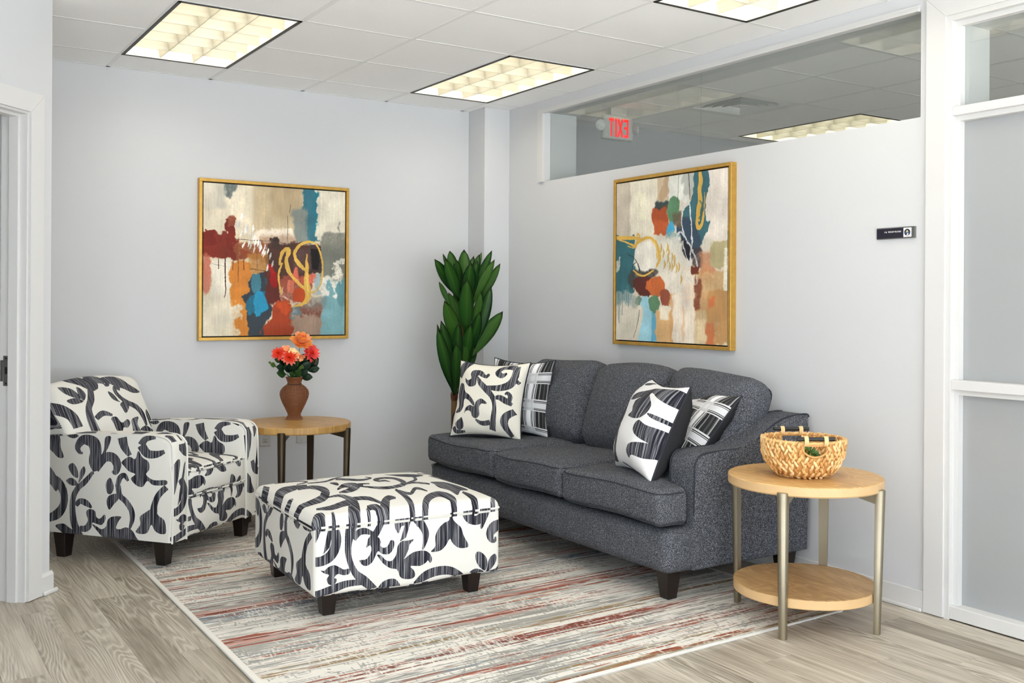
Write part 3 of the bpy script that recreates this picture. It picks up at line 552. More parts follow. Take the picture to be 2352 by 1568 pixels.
ART1 = [
    (R(80,90,420,560), (226,214,190), 8, 1, 1), (R(330,120,560,560), (234,222,198), 14, .9, 1), (R(540,130,960,560), (204,184,150), 22, 1, 1), (R(700,150,1010,420), (186,164,130), 20, .9, 1.2), (R(100,100,300,330), (214,206,190), 12, .7, 1),
    (R(290,80,380,215), (92,104,104), 7, .85, 2), (R(340,150,362,240), (120,120,112), 3, .8, 1), (R(215,110,300,330), (186,182,168), 14, .6, 1),
    (R(1000,160,1140,640), (52,112,128), 5, 1, 1.4), (R(910,340,1030,650), (128,136,132), 12, .95, 1.4), (R(1090,170,1118,520), (30,120,138), 4, .9, 1), (R(960,200,1000,300), (196,178,150), 5, .8, 1),
    (R(1115,170,1380,620), (228,220,200), 6, 1, 1.5), (R(1130,640,1380,960), (122,124,114), 10, 1, 2), (R(1150,560,1380,700), (128,128,118), 8, .9, 2), (R(1300,450,1322,600), (120,122,112), 4, .8, 1.5),
    (b_((570,530),(640,518),(860,516),(905,560),(930,640),(960,700),(560,640)), (240,226,206), 9, .95, .5), (R(600,570,930,680), (176,140,112), 16, .7, 1),
    (R(95,545,390,770), (132,40,22), 4, 1, 1.2), (R(100,515,210,660), (120,28,14), 3, 1, 1), (R(230,600,420,775), (128,42,22), 4, 1, 1), (R(300,420,388,700), (118,32,18), 3, 1, 1.1), (R(318,395,380,480), (150,86,60), 4, .8, 1.2), (R(360,640,660,780), (146,80,44), 7, .9, 1.3), (R(430,705,518,775), (140,62,32), 3, .9, 1),
    (R(660,640,1060,1000), (78,48,38), 10, 1, 1.5), (R(700,600,780,680), (66,46,40), 4, .9, 1), (R(720,585,762,640), (52,40,36), 3, .9, .8), (R(900,700,1060,900), (92,66,66), 12, .7, 1.2),
    (R(160,790,335,1480), (232,224,206), 5, 1, 1.2), (b_((95,760),(140,755),(165,860),(150,1010),(130,1090),(95,1100)), (198,110,88), 6, .9, .8),
    (R(335,800,515,1130), (208,130,52), 5, 1, 1.2), (R(345,1050,500,1470), (214,134,50), 5, 1, 1.3), (R(500,740,680,900), (182,120,52), 8, .8, 1.6), (R(85,1100,340,1480), (222,212,190), 20, .9, 1), (R(340,1180,420,1320), (222,214,194), 6, .8, 1.6), (R(230,1380,420,1480), (228,216,190), 6, .9, 1.6),
    (b_((520,930),(580,900),(670,890),(690,990),(680,1160),(720,1240),(640,1380),(660,1480),(500,1480),(470,1180),(440,1110),(500,1060)), (52,62,70), 5, 1, 1), (b_((530,930),(580,908),(604,940),(600,1060),(540,1090),(526,1040)), (70,130,148), 3, 1, .6), (b_((470,1180),(520,1100),(640,1060),(680,1120),(600,1200),(500,1280)), (34,112,140), 4, .9, .8),
    (b_((545,1100),(600,1065),(645,1110),(665,1210),(620,1260),(570,1310),(540,1190)), (38,146,186), 4, 1, .9), (R(640,950,670,1000), (40,104,128), 3, .8, .8),
    (R(650,900,790,1180), (96,36,28), 8, 1, 1.2), (b_((690,905),(745,900),(752,1010),(730,1045),(690,1020)), (152,16,12), 3, 1, .6), (b_((685,840),(715,830),(720,900),(690,900)), (170,20,14), 3, 1, .6),
    (R(790,930,1060,1180), (150,74,56), 8, .9, 1.2), (R(845,990,900,1090), (214,116,88), 3, .9, .8), (b_((900,1060),(990,1052),(1000,1150),(905,1165)), (192,74,24), 2, 1, .4), (b_((905,880),(935,862),(950,990),(900,1000)), (214,104,80), 3, .9, .6), (b_((1010,930),(1095,915),(1105,985),(1020,1000)), (214,106,82), 3, .9, .6), (b_((960,950),(1010,945),(1030,1000),(965,1005)), (200,92,70), 3, .8, .6),
    (b_((720,1180),(790,1148),(870,1190),(890,1260),(870,1470),(620,1470),(650,1370),(720,1300)), (160,60,26), 4, 1, 1), (b_((735,1180),(790,1150),(865,1190),(885,1240),(800,1270)), (196,76,28), 4, .9, 1),
    (R(890,1280,1160,1480), (160,134,116), 14, 1, 1.5), (R(900,1190,1160,1300), (112,62,50), 10, .8, 1.6), (R(880,1200,960,1310), (96,128,138), 6, .7, 1.5), (R(1150,970,1370,1480), (122,168,174), 9, 1, 1.5), (R(1280,980,1370,1200), (92,140,146), 8, .8, 1.5), (R(1090,920,1140,1100), (150,176,186), 6, .8, 1.2), (R(1000,1130,1180,1230), (126,130,128), 10, .6, 1.5),
    (R(1255,800,1320,960), (236,230,214), 4, .95, 1.6), (R(1310,790,1350,840), (236,230,214), 4, .9, 1.4), (R(1145,960,1200,1120), (232,228,216), 4, .95, 1.6), (R(1235,970,1275,1130), (232,228,216), 4, .9, 1.6), (R(1180,950,1240,985), (226,222,210), 4, .8, 1.6), (R(1320,900,1345,1000), (228,222,210), 4, .8, 1.5),
    (R(1050,660,1150,915), (62,46,44), 3, 1, .6), (R(1060,705,1130,885), (14,10,8), 2, 1, .5),
    (s_((290,770,9),(288,900,10),(292,1060,8),(280,1125,6)), (64,34,26), 0, .9, .1), (s_((230,770,7),(229,870,7)), (84,44,30), 0, .9, .1), (s_((360,775,6),(358,880,6)), (90,50,30), 0, .9, .1), (s_((405,775,6),(406,990,5)), (96,52,28), 0, .8, .1), (s_((452,775,6),(455,880,9)), (96,52,28), 0, .8, .1), (s_((575,720,5),(575,870,5)), (110,70,40), 0, .8, .1),
    (s_((850,400,4),(848,520,4),(850,620,4),(880,720,4)), (50,44,42), 0, .9, .1), (s_((880,300,4),(868,370,4)), (50,44,42), 0, .8, .1), (s_((370,602,5),(560,618,4),(760,630,4),(935,680,3)), (54,40,36), 0, .8, .2), (s_((510,872,4),(680,890,4)), (40,34,34), 0, .8, .2), (s_((170,820,3),(300,850,3)), (90,80,76), 0, .8, .2)]
for k, (x, y) in enumerate(((415,470),(440,400),(430,560),(490,500),(470,540),(540,510),(525,560),(455,660),(500,640),(515,660),(550,590),(548,700),(600,660),(605,690),(560,640),(640,680),(640,740),(672,720),(695,760),(585,640),(668,860),(712,830),(628,720))):
    ART1.append((s_((x+8,y-34,4),(x+2,y,17),(x-8,y+32,4)), (244,242,236) if k % 3 else (206,204,200), 0, .95, .3))
ART1 += [(s_((780,1010,16),(800,1090,14),(850,1160,14),(920,1185,14),(1020,1180,12),(1080,1110,10),(1125,1050,8)), (222,190,170), 2, .8, 1.2),
    (s_((800,820,18),(770,900,20),(772,1000,18),(800,1110,10)), GOLD, 0, 1, .3), (s_((775,840,20),(800,730,30),(850,695,34),(860,720,36),(835,800,34),(860,900,30),(930,990,28),(1010,1060,26)), GOLD, 0, 1, .3),
    (s_((1020,900,26),(940,820,28),(910,750,30),(940,680,26),(1010,635,22),(1080,640,16),(1130,700,16),(1155,800,14),(1158,930,14),(1130,1040,12),(1060,1090,12)), GOLD, 0, 1, .3), (s_((1020,740,6),(1018,850,30),(1015,980,44),(1030,1100,52),(1000,1175,36),(940,1200,18),(870,1212,6)), GOLD, 0, 1, .3), (s_((1018,900,10),(1022,1000,16),(1030,1110,14)), GOLD2, 2, .8, .3), (s_((835,720,8),(845,800,10),(880,920,8)), GOLD2, 2, .8, .3)]
ART2 = [
    (R(110,180,225,630), (196,186,168), 12, 1, .6), (R(225,160,430,600), (234,226,206), 9, 1, .8), (R(280,260,345,480), (238,232,206), 6, .9, 1.4), (R(430,150,530,330), (206,184,154), 7, .9, 1.2), (b_((500,150),(522,150),(528,260),(470,330),(440,280)), (188,158,124), 6, .8, 1), (R(525,120,680,340), (232,232,222), 6, 1, 1), (R(640,110,730,300), (176,178,172), 9, .8, 1.5), (R(800,80,1000,650), (230,220,208), 3, 1, .3),
    (b_((735,100),(835,95),(852,190),(820,310),(815,400),(822,500),(860,500),(835,570),(805,640),(790,690),(720,720),(640,640),(600,560),(640,420),(700,330),(720,220)), (58,104,112), 3, 1, .6), (b_((640,470),(720,500),(790,650),(770,760),(690,790),(640,720),(600,600)), (52,70,90), 8, .95, .8), (b_((610,600),(650,640),(720,740),(700,800),(660,790),(620,690)), (28,28,40), 5, 1, .6), (R(720,700,800,860), (66,50,52), 9, .8, 1.2),
    (R(410,330,530,410), (58,74,72), 6, 1, 1.2), (R(405,390,522,600), (196,94,46), 4, 1, 1), (R(410,380,520,500), (150,62,32), 9, .5, 1.4), (b_((525,350),(570,295),(615,350),(612,440),(580,520),(530,500)), (96,140,104), 4, 1, .9), (R(560,430,640,540), (110,94,74), 9, .9, 1.2), (b_((520,530),(550,510),(575,570),(530,615),(512,580)), (70,170,214), 3, 1, .8), (R(515,590,620,680), (150,178,176), 7, .8, 1.2),
    (R(112,620,260,1060), (50,104,112), 4, 1, 1), (R(112,780,145,880), (216,212,200), 3, .9, 1.4), (b_((280,690),(340,650),(410,680),(440,760),(430,850),(360,900),(290,890),(255,770)), (236,230,218), 7, 1, .8), (R(440,630,640,900), (226,222,208), 10, .9, 1), (R(450,880,640,1060), (232,224,208), 10, .9, 1),
    (b_((220,900),(340,880),(430,880),(440,920),(350,960),(300,1000),(240,1010)), (70,66,62), 7, .9, 1), (b_((250,960),(380,940),(400,1050),(370,1110),(290,1060)), (92,40,32), 5, 1, .8), (b_((355,990),(400,940),(490,950),(500,1030),(450,1095),(380,1060)), (204,106,52), 4, 1, .8), (b_((470,1060),(510,1030),(548,1080),(545,1150),(510,1168),(470,1140)), (152,80,56), 2, 1, .5),
    (R(115,1060,300,1450), (214,206,188), 6, 1, 1.4), (R(115,1040,240,1140), (120,150,152), 10, .7, 2), (b_((310,1110),(370,1090),(400,1200),(440,1250),(440,1460),(300,1460),(330,1230)), (160,208,222), 4, 1, .6), (R(400,1210,446,1450), (92,170,204), 5, .9, .8), (b_((380,1110),(430,1075),(462,1140),(455,1200),(420,1230),(380,1170)), (96,136,102), 3, 1, .6), (b_((270,1110),(300,1078),(320,1120),(300,1160),(270,1150)), (100,132,106), 3, .9, .6), (R(240,1080,300,1190), (146,156,150), 8, .6, 1.2),
    (R(440,1190,570,1470), (226,182,126), 6, 1, 1), (R(470,1170,540,1280), (240,228,204), 5, .95, .8), (R(545,1060,590,1470), (222,168,112), 6, .8, 1.2), (R(570,1060,750,1470), (240,226,206), 7, 1, 1), (R(640,1150,665,1460), (228,190,150), 5, .7, 1.2), (R(640,880,760,1160), (238,226,208), 10, .9, 1), (R(650,1000,750,1150), (236,214,190), 9, .8, 1),
    (R(740,880,1002,1300), (206,164,116), 10, 1, 1), (R(780,740,900,960), (196,132,92), 12, .8, 1.2), (R(860,650,1000,860), (182,170,128), 5, 1, 1), (R(740,960,790,1200), (132,72,48), 9, .9, 1.2), (R(715,850,772,920), (112,48,28), 4, 1, .8), (R(800,900,1000,1060), (206,174,128), 9, .7, 1), (R(750,1200,860,1480), (204,180,140), 9, .8, 1.2), (R(840,1050,1002,1480), (190,142,88), 8, .9, .8), (R(835,1300,900,1480), (198,110,66), 9, .8, 1.2), (R(860,1110,895,1180), (206,110,66), 5, .8, 1.2), (R(968,710,1000,1050), (238,228,210), 2, .95, .4), (R(800,640,870,720), (222,216,198), 6, .8, 1.4), (R(750,1280,830,1470), (224,200,160), 6, .8, 1.2),
    (s_((680,120,5),(690,220,5),(695,330,4)), (44,46,48), 0, .9, .1), (s_((603,125,3),(600,230,3),(596,340,3)), (60,60,60), 0, .8, .1), (s_((305,1195,4),(290,1300,4),(258,1420,3)), (70,72,72), 0, .8, .1), (s_((200,745,5),(260,790,5),(300,860,5),(290,930,5),(250,930,5),(245,860,5),(280,820,5),(300,890,5),(320,975,4)), (46,50,52), 0, .9, .2), (s_((225,1000,4),(270,990,5),(260,1050,5),(240,1060,4)), (70,66,62), 0, .9, .3)]
for x0, h0 in ((150,1160),(165,1240),(180,1120),(200,1130),(140,1300),(130,1150),(215,1170)):
    ART2.append((s_((x0,1040,7),(x0+2,h0,5)), (96,130,134), 0, .8, .2))
for (x, y) in ((470,710),(490,750),(520,700),(530,740),(525,790),(500,840),(540,850),(560,780),(558,860),(575,830),(595,870),(615,860),(632,960),(578,800)):
    ART2.append((s_((x-4,y-40,3),(x+3,y,14),(x-6,y+40,3)), (206,168,92), 0, .95, .2))
ART2 += [(s_((640,640,10),(660,740,10),(700,850,12),(705,760,10),(712,600,10),(700,440,10),(680,360,12),(650,360,14),(632,440,14),(640,560,10),(665,640,10)), (222,222,220), 0, .9, .5), (s_((585,680,12),(600,600,12),(630,585,14),(690,680,12),(740,780,12),(755,860,12)), (214,214,212), 0, .9, .5), (s_((620,690,14),(640,790,16),(690,850,14),(720,800,10)), (218,216,210), 0, .8, .6), (s_((680,940,8),(720,985,10),(755,985,10),(765,930,8)), (222,216,206), 0, .8, .5),
    (s_((112,625,22),(200,622,30),(290,632,22),(300,620,12),(285,590,10),(275,640,10)), GOLD, 0, 1, .2), (s_((120,632,10),(200,660,16),(270,695,18)), GOLD, 0, 1, .2), (s_((265,700,20),(290,655,26),(350,625,26),(410,640,20),(445,700,16),(458,790,24),(435,860,10)), GOLD, 0, 1, .2), (s_((395,640,10),(430,690,12),(440,790,12)), GOLD2, 0, 1, .2), (s_((250,880,8),(290,915,16),(345,925,16),(412,885,12)), GOLD, 0, 1, .2), (s_((205,690,8),(260,705,10)), GOLD, 0, 1, .2),
    (s_((772,105,24),(778,180,32),(768,240,30),(775,330,34),(762,420,30),(765,500,20)), GOLD, 0, 1, .2), (s_((755,420,16),(752,520,24),(768,552,28),(795,500,20),(805,400,10),(810,270,4)), GOLD, 0, 1, .2), (s_((770,330,10),(800,400,10),(765,480,10)), (58,104,112), 0, .8, .2)]
MAT['art1'] = m_img('canvas_print_a', canvas('painting_a', [(103, 95), (1370, 190), (1350, 1462), (88, 1470)], (222, 206, 178), ART1, 11), 0.6)
MAT['art2'] = m_img('canvas_print_b', canvas('painting_b', [(115, 197), (993, 75), (1002, 1490), (120, 1432)], (226, 214, 194), ART2, 31), 0.6)
# ================================================================== THE SETTING
ZC = 2.7437; XW = 3.94; XW2 = 4.21; YB = 6.335; TILE = 0.6096
GX = lambda i: 1.839 + TILE*i
GY = lambda j: 5.969 - TILE*j
def struct(name, bm, mat, parent=None, smooth=False):
    o = fin(name, bm, mat, parent, smooth); o['kind'] = 'structure'; return o
# ---- floor and its planks
floor = struct('floor', B((-1.4, 7.62, -2.6, 6.46, -0.06, -0.0055)), MAT['plank'])
PW, PL = 0.1524, 1.22
def plank_mesh(w, l):
    bm = bmesh.new(); box(bm, 0, w-0.0005, 0, l-0.0006, -0.0052, 0.0)
    bmesh.ops.bevel(bm, geom=[e for e in bm.edges if all(v.co.z > -0.001 for v in e.verts)], offset=0.0004, segments=1, affect='EDGES')
    bmesh.ops.recalc_face_normals(bm, faces=bm.faces[:])
    me = bpy.data.meshes.new('plank'); bm.to_mesh(me); bm.free(); me.materials.append(MAT['plank']); return me
_pm = {}
known = {0: 4.386, 2: 3.924, 16: 2.426, 14: 2.654, 1: 3.60, 3: 4.86, -1: 4.75, -2: 3.95, 15: 3.10, 17: 2.95, 18: 2.25, 19: 2.72, 13: 2.30, 12: 2.95}
for c in range(-9, 22):
    x0 = 0.733 + PW*c
    w = min(PW, XW-0.002-x0)
    if w < 0.02: continue
    e0 = known.get(c, (c*0.4371 % 1)*PL)
    k0 = math.floor((1.6-e0)/PL)
    for k in range(k0, k0+6):
        y0 = e0 + PL*k; y1 = y0+PL
        y0 = max(y0, 0.9); y1 = min(y1, YB-0.002)
        if y1-y0 < 0.05: continue
        key = (round(w, 4), round(y1-y0, 3))
        if key not in _pm: _pm[key] = plank_mesh(w, y1-y0)
        link_mesh('plank', _pm[key], None, floor, False, (x0, y0, 0))
# ---- ceiling: lay-in tiles in an exposed grid
ceiling = struct('ceiling', B((-1.4, 7.62, -2.6, 6.46, 3.0, 3.05)), MAT['grid'])
LAMPS = [(-1, 0, 'recessed ceiling light in a black frame over the patterned armchair'),
         (2, 0, 'recessed ceiling light in a thin black frame near the corner above the sofa'),
         (2, 4, 'recessed ceiling light cut off by the top edge of the photo'),
         (-1, 4, 'recessed ceiling light between the camera and the armchair, outside the photo'),
         (2, 8, 'recessed ceiling light over the camera on the glazed wall side, outside the photo'),
         (-1, 8, 'recessed ceiling light directly above the camera, outside the photo'),
         (7, 4, 'lit recessed ceiling light of the next room, hidden behind the glazed screen'),  # extra fitting added out of view to lighten the next room
         (7, 0, 'lit recessed ceiling light seen through the high glass in the next room')]
DIFF = (5, 1)
skip = {(i, j) for i, j0, _ in LAMPS for j in (j0, j0+1)} | {DIFF}
_tm = {}
def tile_mesh(w, l):
    bm = bmesh.new(); box(bm, 0, w, 0, l, 0, 0.014)
    bmesh.ops.bevel(bm, geom=[e for e in bm.edges if all(v.co.z < 0.001 for v in e.verts)], offset=0.0015, segments=1, affect='EDGES')
    bmesh.ops.recalc_face_normals(bm, faces=bm.faces[:])
    me = bpy.data.meshes.new('ceiling_tile'); bm.to_mesh(me); bm.free(); me.materials.append(MAT['tile']); return me
tilen = 0
for i in range(-5, 10):
    for j in range(-1, 14):
        if (i, j) in skip: continue
        x0, x1 = max(GX(i), -1.1), min(GX(i+1), 7.5); y0, y1 = max(GY(j+1), -2.5), min(GY(j), YB)
        if x1-x0 < .06 or y1-y0 < .06: continue
        key = (round(x1-x0, 3), round(y1-y0, 3))
        if key not in _tm: _tm[key] = tile_mesh(key[0]-0.016, key[1]-0.016)
        o = link_mesh('ceiling_tile', _tm[key], None, ceiling, False, (x0+0.008, y0+0.008, ZC+0.0012+0.0007*((i*7+j*3) % 3)))
for i in range(-4, 10):
    fin('grid_runner', B((GX(i)-0.012, GX(i)+0.012, -2.5, YB, ZC, ZC+0.0015), (GX(i)-0.0015, GX(i)+0.0015, -2.5, YB, ZC+0.0015, ZC+0.04)), MAT['grid'], ceiling)
for j in range(0, 14):
    segs = []
    for i in range(-5, 10):
        if any(i == li and j == lj+1 for li, lj, _ in LAMPS): continue
        x0, x1 = max(GX(i), -1.1), min(GX(i+1), 7.5)
        if segs and abs(segs[-1][1]-x0) < 1e-6: segs[-1][1] = x1
        else: segs.append([x0, x1])
    fin('cross_tee', B(*[(x0, x1, GY(j)-0.012, GY(j)+0.012, ZC+0.0002, ZC+0.0016) for x0, x1 in segs]), MAT['grid'], ceiling)
fin('wall_angle', B((-1.1, 3.94, YB-0.022, YB, ZC, ZC+0.0015)), MAT['grid'], ceiling)
# ---- walls
wallm = MAT['wall']
struct('wall_back', B((-0.9, XW, YB, YB+0.12, 0, ZC)), wallm)
struct('wall_corner', B((3.73, XW, 6.11, YB, 0, ZC)), wallm)
struct('wall_right', B((XW, XW2, 2.613, YB+.12, 0, 2.185), (XW, XW2, 5.662, YB+.12, 2.185, ZC), (XW, XW2, 2.613, 2.745, 2.185, ZC), (XW, XW2, 2.745, 5.662, 2.66, ZC),
                     (XW, XW2, 0.9, 2.613, 2.60, ZC), (XW, XW2, -2.5, 0.9, 0, ZC)), wallm)
struct('wall_adjoining_back', B((XW2, 7.5, 6.14, 6.46, 0, ZC)), plain('grey_wall_paint', srgb(186, 187, 189), 0.75, spec=0.2, vary=0.01))
struct('wall_adjoining_far', B((7.5, 7.62, -2.6, 6.46, 0, 3.0)), wallm)
struct('wall_front', B((-1.4, -1.0, -2.62, -2.5, 0, ZC), (3.8, 5.2, -2.62, -2.5, 0, ZC), (6.9, 7.62, -2.62, -2.5, 0, ZC), (-1.0, 3.8, -2.62, -2.5, 0, 0.08), (-1.0, 3.8, -2.62, -2.5, 2.60, ZC), (5.2, 6.9, -2.62, -2.5, 0, 0.08), (5.2, 6.9, -2.62, -2.5, 2.2, ZC)), wallm)
struct('wall_west', B((-1.22, -1.1, -2.5, -1.2, 0, ZC), (-1.22, -1.1, 1.4, 3.3, 0, ZC), (-1.22, -1.1, -1.2, 1.4, 0, 0.08), (-1.22, -1.1, -1.2, 1.4, 2.5, ZC)), wallm)
# high interior window in the right wall: trim, two butted panes
win1 = struct('window_1', B((3.928, XW, 5.690, 5.735, 2.183, 2.664), (3.920, XW, 5.6625, 5.690, 2.183, 2.652),
                          (3.928, XW, 2.747, 5.735, 2.664, 2.682), (3.920, XW, 2.747, 5.690, 2.652, 2.664)), MAT['trim'])
fin('pane', B((3.985, 3.991, 2.746, 4.1815, 2.186, 2.659)), MAT['glass'], win1)
fin('pane', B((3.985, 3.991, 4.1835, 5.661, 2.186, 2.659)), MAT['glass'], win1)
# glazed screen on the right
win2 = struct('window_2', B((3.93, XW2, 2.588, 2.613, 0, 2.60), (3.93, XW2, 0.9, 2.588, 2.575, 2.60)), MAT['trim'])
bm = bmesh.new(); prism(bm, [(2.706, 0.004), (2.613, 0.004), (2.613, 2.598), (2.706, 2.691)], 3.922, 3.94, lambda a, b, d: (d, a, b)); fin('casing', bm, MAT['trim'], win2)
bm = bmesh.new(); prism(bm, [(2.706, 2.692), (2.613, 2.599), (0.9, 2.599), (0.9, 2.692)], 3.922, 3.94, lambda a, b, d: (d, a, b)); fin('casing', bm, MAT['trim'], win2)
for z0, z1, d in ((2.166, 2.204, 3.936), (0.988, 1.030, 3.936), (0.004, 0.060, 3.934)):
    fin('rail', B((d, 4.04, 0.9, 2.588, z0, z1), bevel=0.003), MAT['trim'], win2)
for z0, z1 in ((2.204, 2.575), (1.030, 2.166), (0.060, 0.988)):
    fin('glazing_stop', B((3.96, 3.992, 2.566, 2.588, z0, z1), (3.96, 3.992, 0.9, 2.566, z1-0.022, z1)), MAT['trim'], win2)
    fin('glazing_stop', B((4.0, 4.03, 2.572, 2.588, z0, z1)), MAT['trim'], win2)
fin('pane', B((3.993, 3.999, 0.9, 2.588, 2.204, 2.575)), MAT['glass'], win2)
fin('pane', B((3.993, 3.999, 0.9, 2.588, 1.030, 2.166)), MAT['frost'], win2)['label'] = 'milky grey pane'
fin('pane', B((3.993, 3.999, 0.9, 2.588, 0.060, 0.988)), MAT['frost'], win2)['label'] = 'milky grey pane'
# window behind the camera
win3 = struct('window_3', B((-1.0, 3.8, -2.6, -2.52, 0.08, 0.13), (-1.0, 3.8, -2.6, -2.52, 2.55, 2.60), *[(x-0.025, x+0.025, -2.6, -2.52, 0.13, 2.55) for x in (-0.975, 0.6, 2.2, 3.775)]), MAT['trim'])
win5 = struct('window_5', B((-1.20, -1.12, -1.2, 1.4, 0.08, 0.13), (-1.20, -1.12, -1.2, 1.4, 2.45, 2.50), *[(-1.20, -1.12, y-0.025, y+0.025, 0.13, 2.45) for y in (-1.175, 0.1, 1.375)]), MAT['trim'])
added_win = struct('window_4', B((5.2, 6.9, -2.6, -2.52, 0.08, 0.13), (5.2, 6.9, -2.6, -2.52, 2.15, 2.20), *[(x-0.025, x+0.025, -2.6, -2.52, 0.13, 2.15) for x in (5.225, 6.05, 6.875)]), MAT['trim'])  # unseen opening added to let more daylight into the next room
struct('ground', B((-18, 16, -22, -2.62, -0.12, -0.02), (-18, -1.4, -2.62, 8, -0.12, -0.02)), plain('sunlit_concrete', srgb(214, 213, 210), 0.9, spec=0.1))  # unseen pale slab added outside to bounce sunlight up onto the ceiling
# baseboards
def baseboard(name, boxes):
    o = struct(name, B(*boxes, bevel=0.003), MAT['trim']); return o
baseboard('baseboard_right', [(3.926, XW, 2.708, 6.11, 0, 0.092)]); baseboard('baseboard_back', [(-0.6, 3.73, YB-0.014, YB, 0, 0.092)])
baseboard('baseboard_corner', [(3.73, 3.926, 6.096, 6.11, 0, 0.092), (3.716, 3.73, 6.096, 6.321, 0, 0.092)])
struct('trim_1', B((3.911, 3.926, 2.712, 6.096, 0, 0.018), bevel=0.006), MAT['trim'])
# ---- angled wall with a doorway on the left: local x runs left along the wall, y points out of it
WL = Vector((0.739, 5.054, 0)); WA = math.radians(225)
def lstruct(name, bm, mat, parent=None):
    o = struct(name, bm, mat, parent) if parent is None else fin(name, bm, mat, parent)
    if parent is None: o.location = WL; o.rotation_euler = (0, 0, WA)
    return o
lstruct('wall_left', B((0, 0.15, -0.13, 0, 0, ZC), (0.15, 1.10, -0.13, 0, 2.20, ZC), (1.10, 2.62, -0.13, 0, 0, ZC)), wallm)
lstruct('wall_nook', B((0, 0.12, -1.80, -0.13, 0, ZC)), wallm)
lstruct('wall_hall', B((1.3, 1.42, -2.4, -0.13, 0, ZC), (0.12, 1.3, -1.3, -1.2, 0, ZC)), wallm)
door1 = lstruct('door_1', B((0.15, 0.169, -0.13, 0.002, 0, 2.20), (0.169, 1.081, -0.13, 0.002, 2.181, 2.20), (1.081, 1.10, -0.13, 0.002, 0, 2.20),
                            (0.169, 0.181, -0.082, -0.036, 0, 2.181), (0.181, 1.081, -0.082, -0.036, 2.169, 2.181)), MAT['trim'])
bm = bmesh.new(); prism(bm, [(0.075, 0.004), (0.163, 0.004), (0.163, 2.19), (0.075, 2.278)], 0, 0.018, lambda a, b, d: (a, d, b)); fin('casing', bm, MAT['trim'], door1)
bm = bmesh.new(); prism(bm, [(0.075, 2.279), (0.163, 2.191), (1.087, 2.191), (1.175, 2.279)], 0, 0.018, lambda a, b, d: (a, d, b)); fin('casing', bm, MAT['trim'], door1)
sp = fin('strike_plate', B((0.1688, 0.1712, -0.113, -0.084, 0.965, 1.10), (0.1688, 0.1712, -0.128, -0.113, 0.985, 1.08), bevel=0.0008), MAT['steel'], door1); sp['label'] = 'steel strike plate on the jamb'
fin('latch_hole', B((0.1710, 0.1716, -0.104, -0.092, 1.018, 1.050)), MAT['dark'], sp)
for z in (0.976, 1.089):
    bm = bmesh.new(); bmesh.ops.create_cone(bm, cap_ends=True, segments=12, radius1=0.004, radius2=0.004, depth=0.001, matrix=Matrix.Translation((0.1714, -0.098, z)) @ Matrix.Rotation(PI/2, 4, 'Y')); fin('screw', bm, MAT['dark'], sp)
bl = lstruct('baseboard_left', B((-0.014, 0.075, 0, 0.014, 0, 0.085), bevel=0.002), MAT['trim'])
bm = bmesh.new(); prism(bm, [(0.0, 0.085), (0.014, 0.085), (0.006, 0.098), (0.0, 0.100)], -0.012, 0.075, lambda a, b, d: (d, a, b)); fin('cap', bm, MAT['trim'], bl)
fin('shoe', B((-0.028, 0.066, 0.014, 0.029, 0, 0.020), bevel=0.006), MAT['trim'], bl)
lstruct('baseboard_nook', B((-0.014, 0, -1.78, 0, 0, 0.092)), MAT['trim'])
# ================================================================== CEILING FITTINGS
def troffer(i, j, label, lit=1.0):
    cx = GX(i)+TILE/2; cy = GY(j+1); r = empty('ceiling_light', (cx, cy, ZC)); tag(r, label, 'ceiling light', None if i == 7 else None)
    hx, hy = TILE/2-0.002, TILE-0.002
    fin('frame', B((-hx, hx, -hy, -hy+0.013, -0.0035, 0.02), (-hx, hx, hy-0.013, hy, -0.0035, 0.02), (-hx, -hx+0.016, -hy, hy, -0.0035, 0.02), (hx-0.016, hx, -hy, hy, -0.0035, 0.02)), MAT['black'], r)
    ix, iy = hx-0.018, hy-0.015
    bm = bmesh.new(); f = box(bm, -ix, ix, -iy, iy, 0.0, 0.13); bmesh.ops.delete(bm, geom=[f[0]], context='FACES'); bmesh.ops.reverse_faces(bm, faces=bm.faces[:])
    fin('housing', bm, MAT['reflector'], r, normals=False)
    def blade(L, along):
        bm = bmesh.new(); pr_ = [(-0.0015, 0), (0.0015, 0), (0.003, 0.02), (0.008, 0.045), (0.014, 0.06), (-0.014, 0.06), (-0.008, 0.045), (-0.003, 0.02)]
        prism(bm, pr_, -L, L, (lambda a, b, d: (a, d, b+0.002)) if along == 'y' else (lambda a, b, d: (d, a, b+0.002))); bmesh.ops.recalc_face_normals(bm, faces=bm.faces[:])
        me = bpy.data.meshes.new('louver_blade'); bm.to_mesh(me); bm.free(); me.materials.append(MAT['louver']); return me
    my = blade(iy, 'y'); mx = blade(ix, 'x')
    for k in (-1, 1): link_mesh('louver_blade', my, None, r, False, (k*ix/3, 0, 0.0004))
    for k in range(-2, 3): link_mesh('louver_blade', mx, None, r, False, (0, k*iy/3, 0))
    L = bpy.data.lights.new('fluorescent_lamps', 'AREA'); L.shape = 'RECTANGLE'; L.size = 2*ix-0.02; L.size_y = 2*iy-0.02; L.energy = LAMP_W*lit; L.color = LAMP_RGB
    lo = bpy.data.objects.new('fluorescent_lamps', L); link(lo); lo.parent = r; lo.location = (0, 0, 0.12)
    return r
for i, j, lab in LAMPS: troffer(i, j, lab, 1.0)
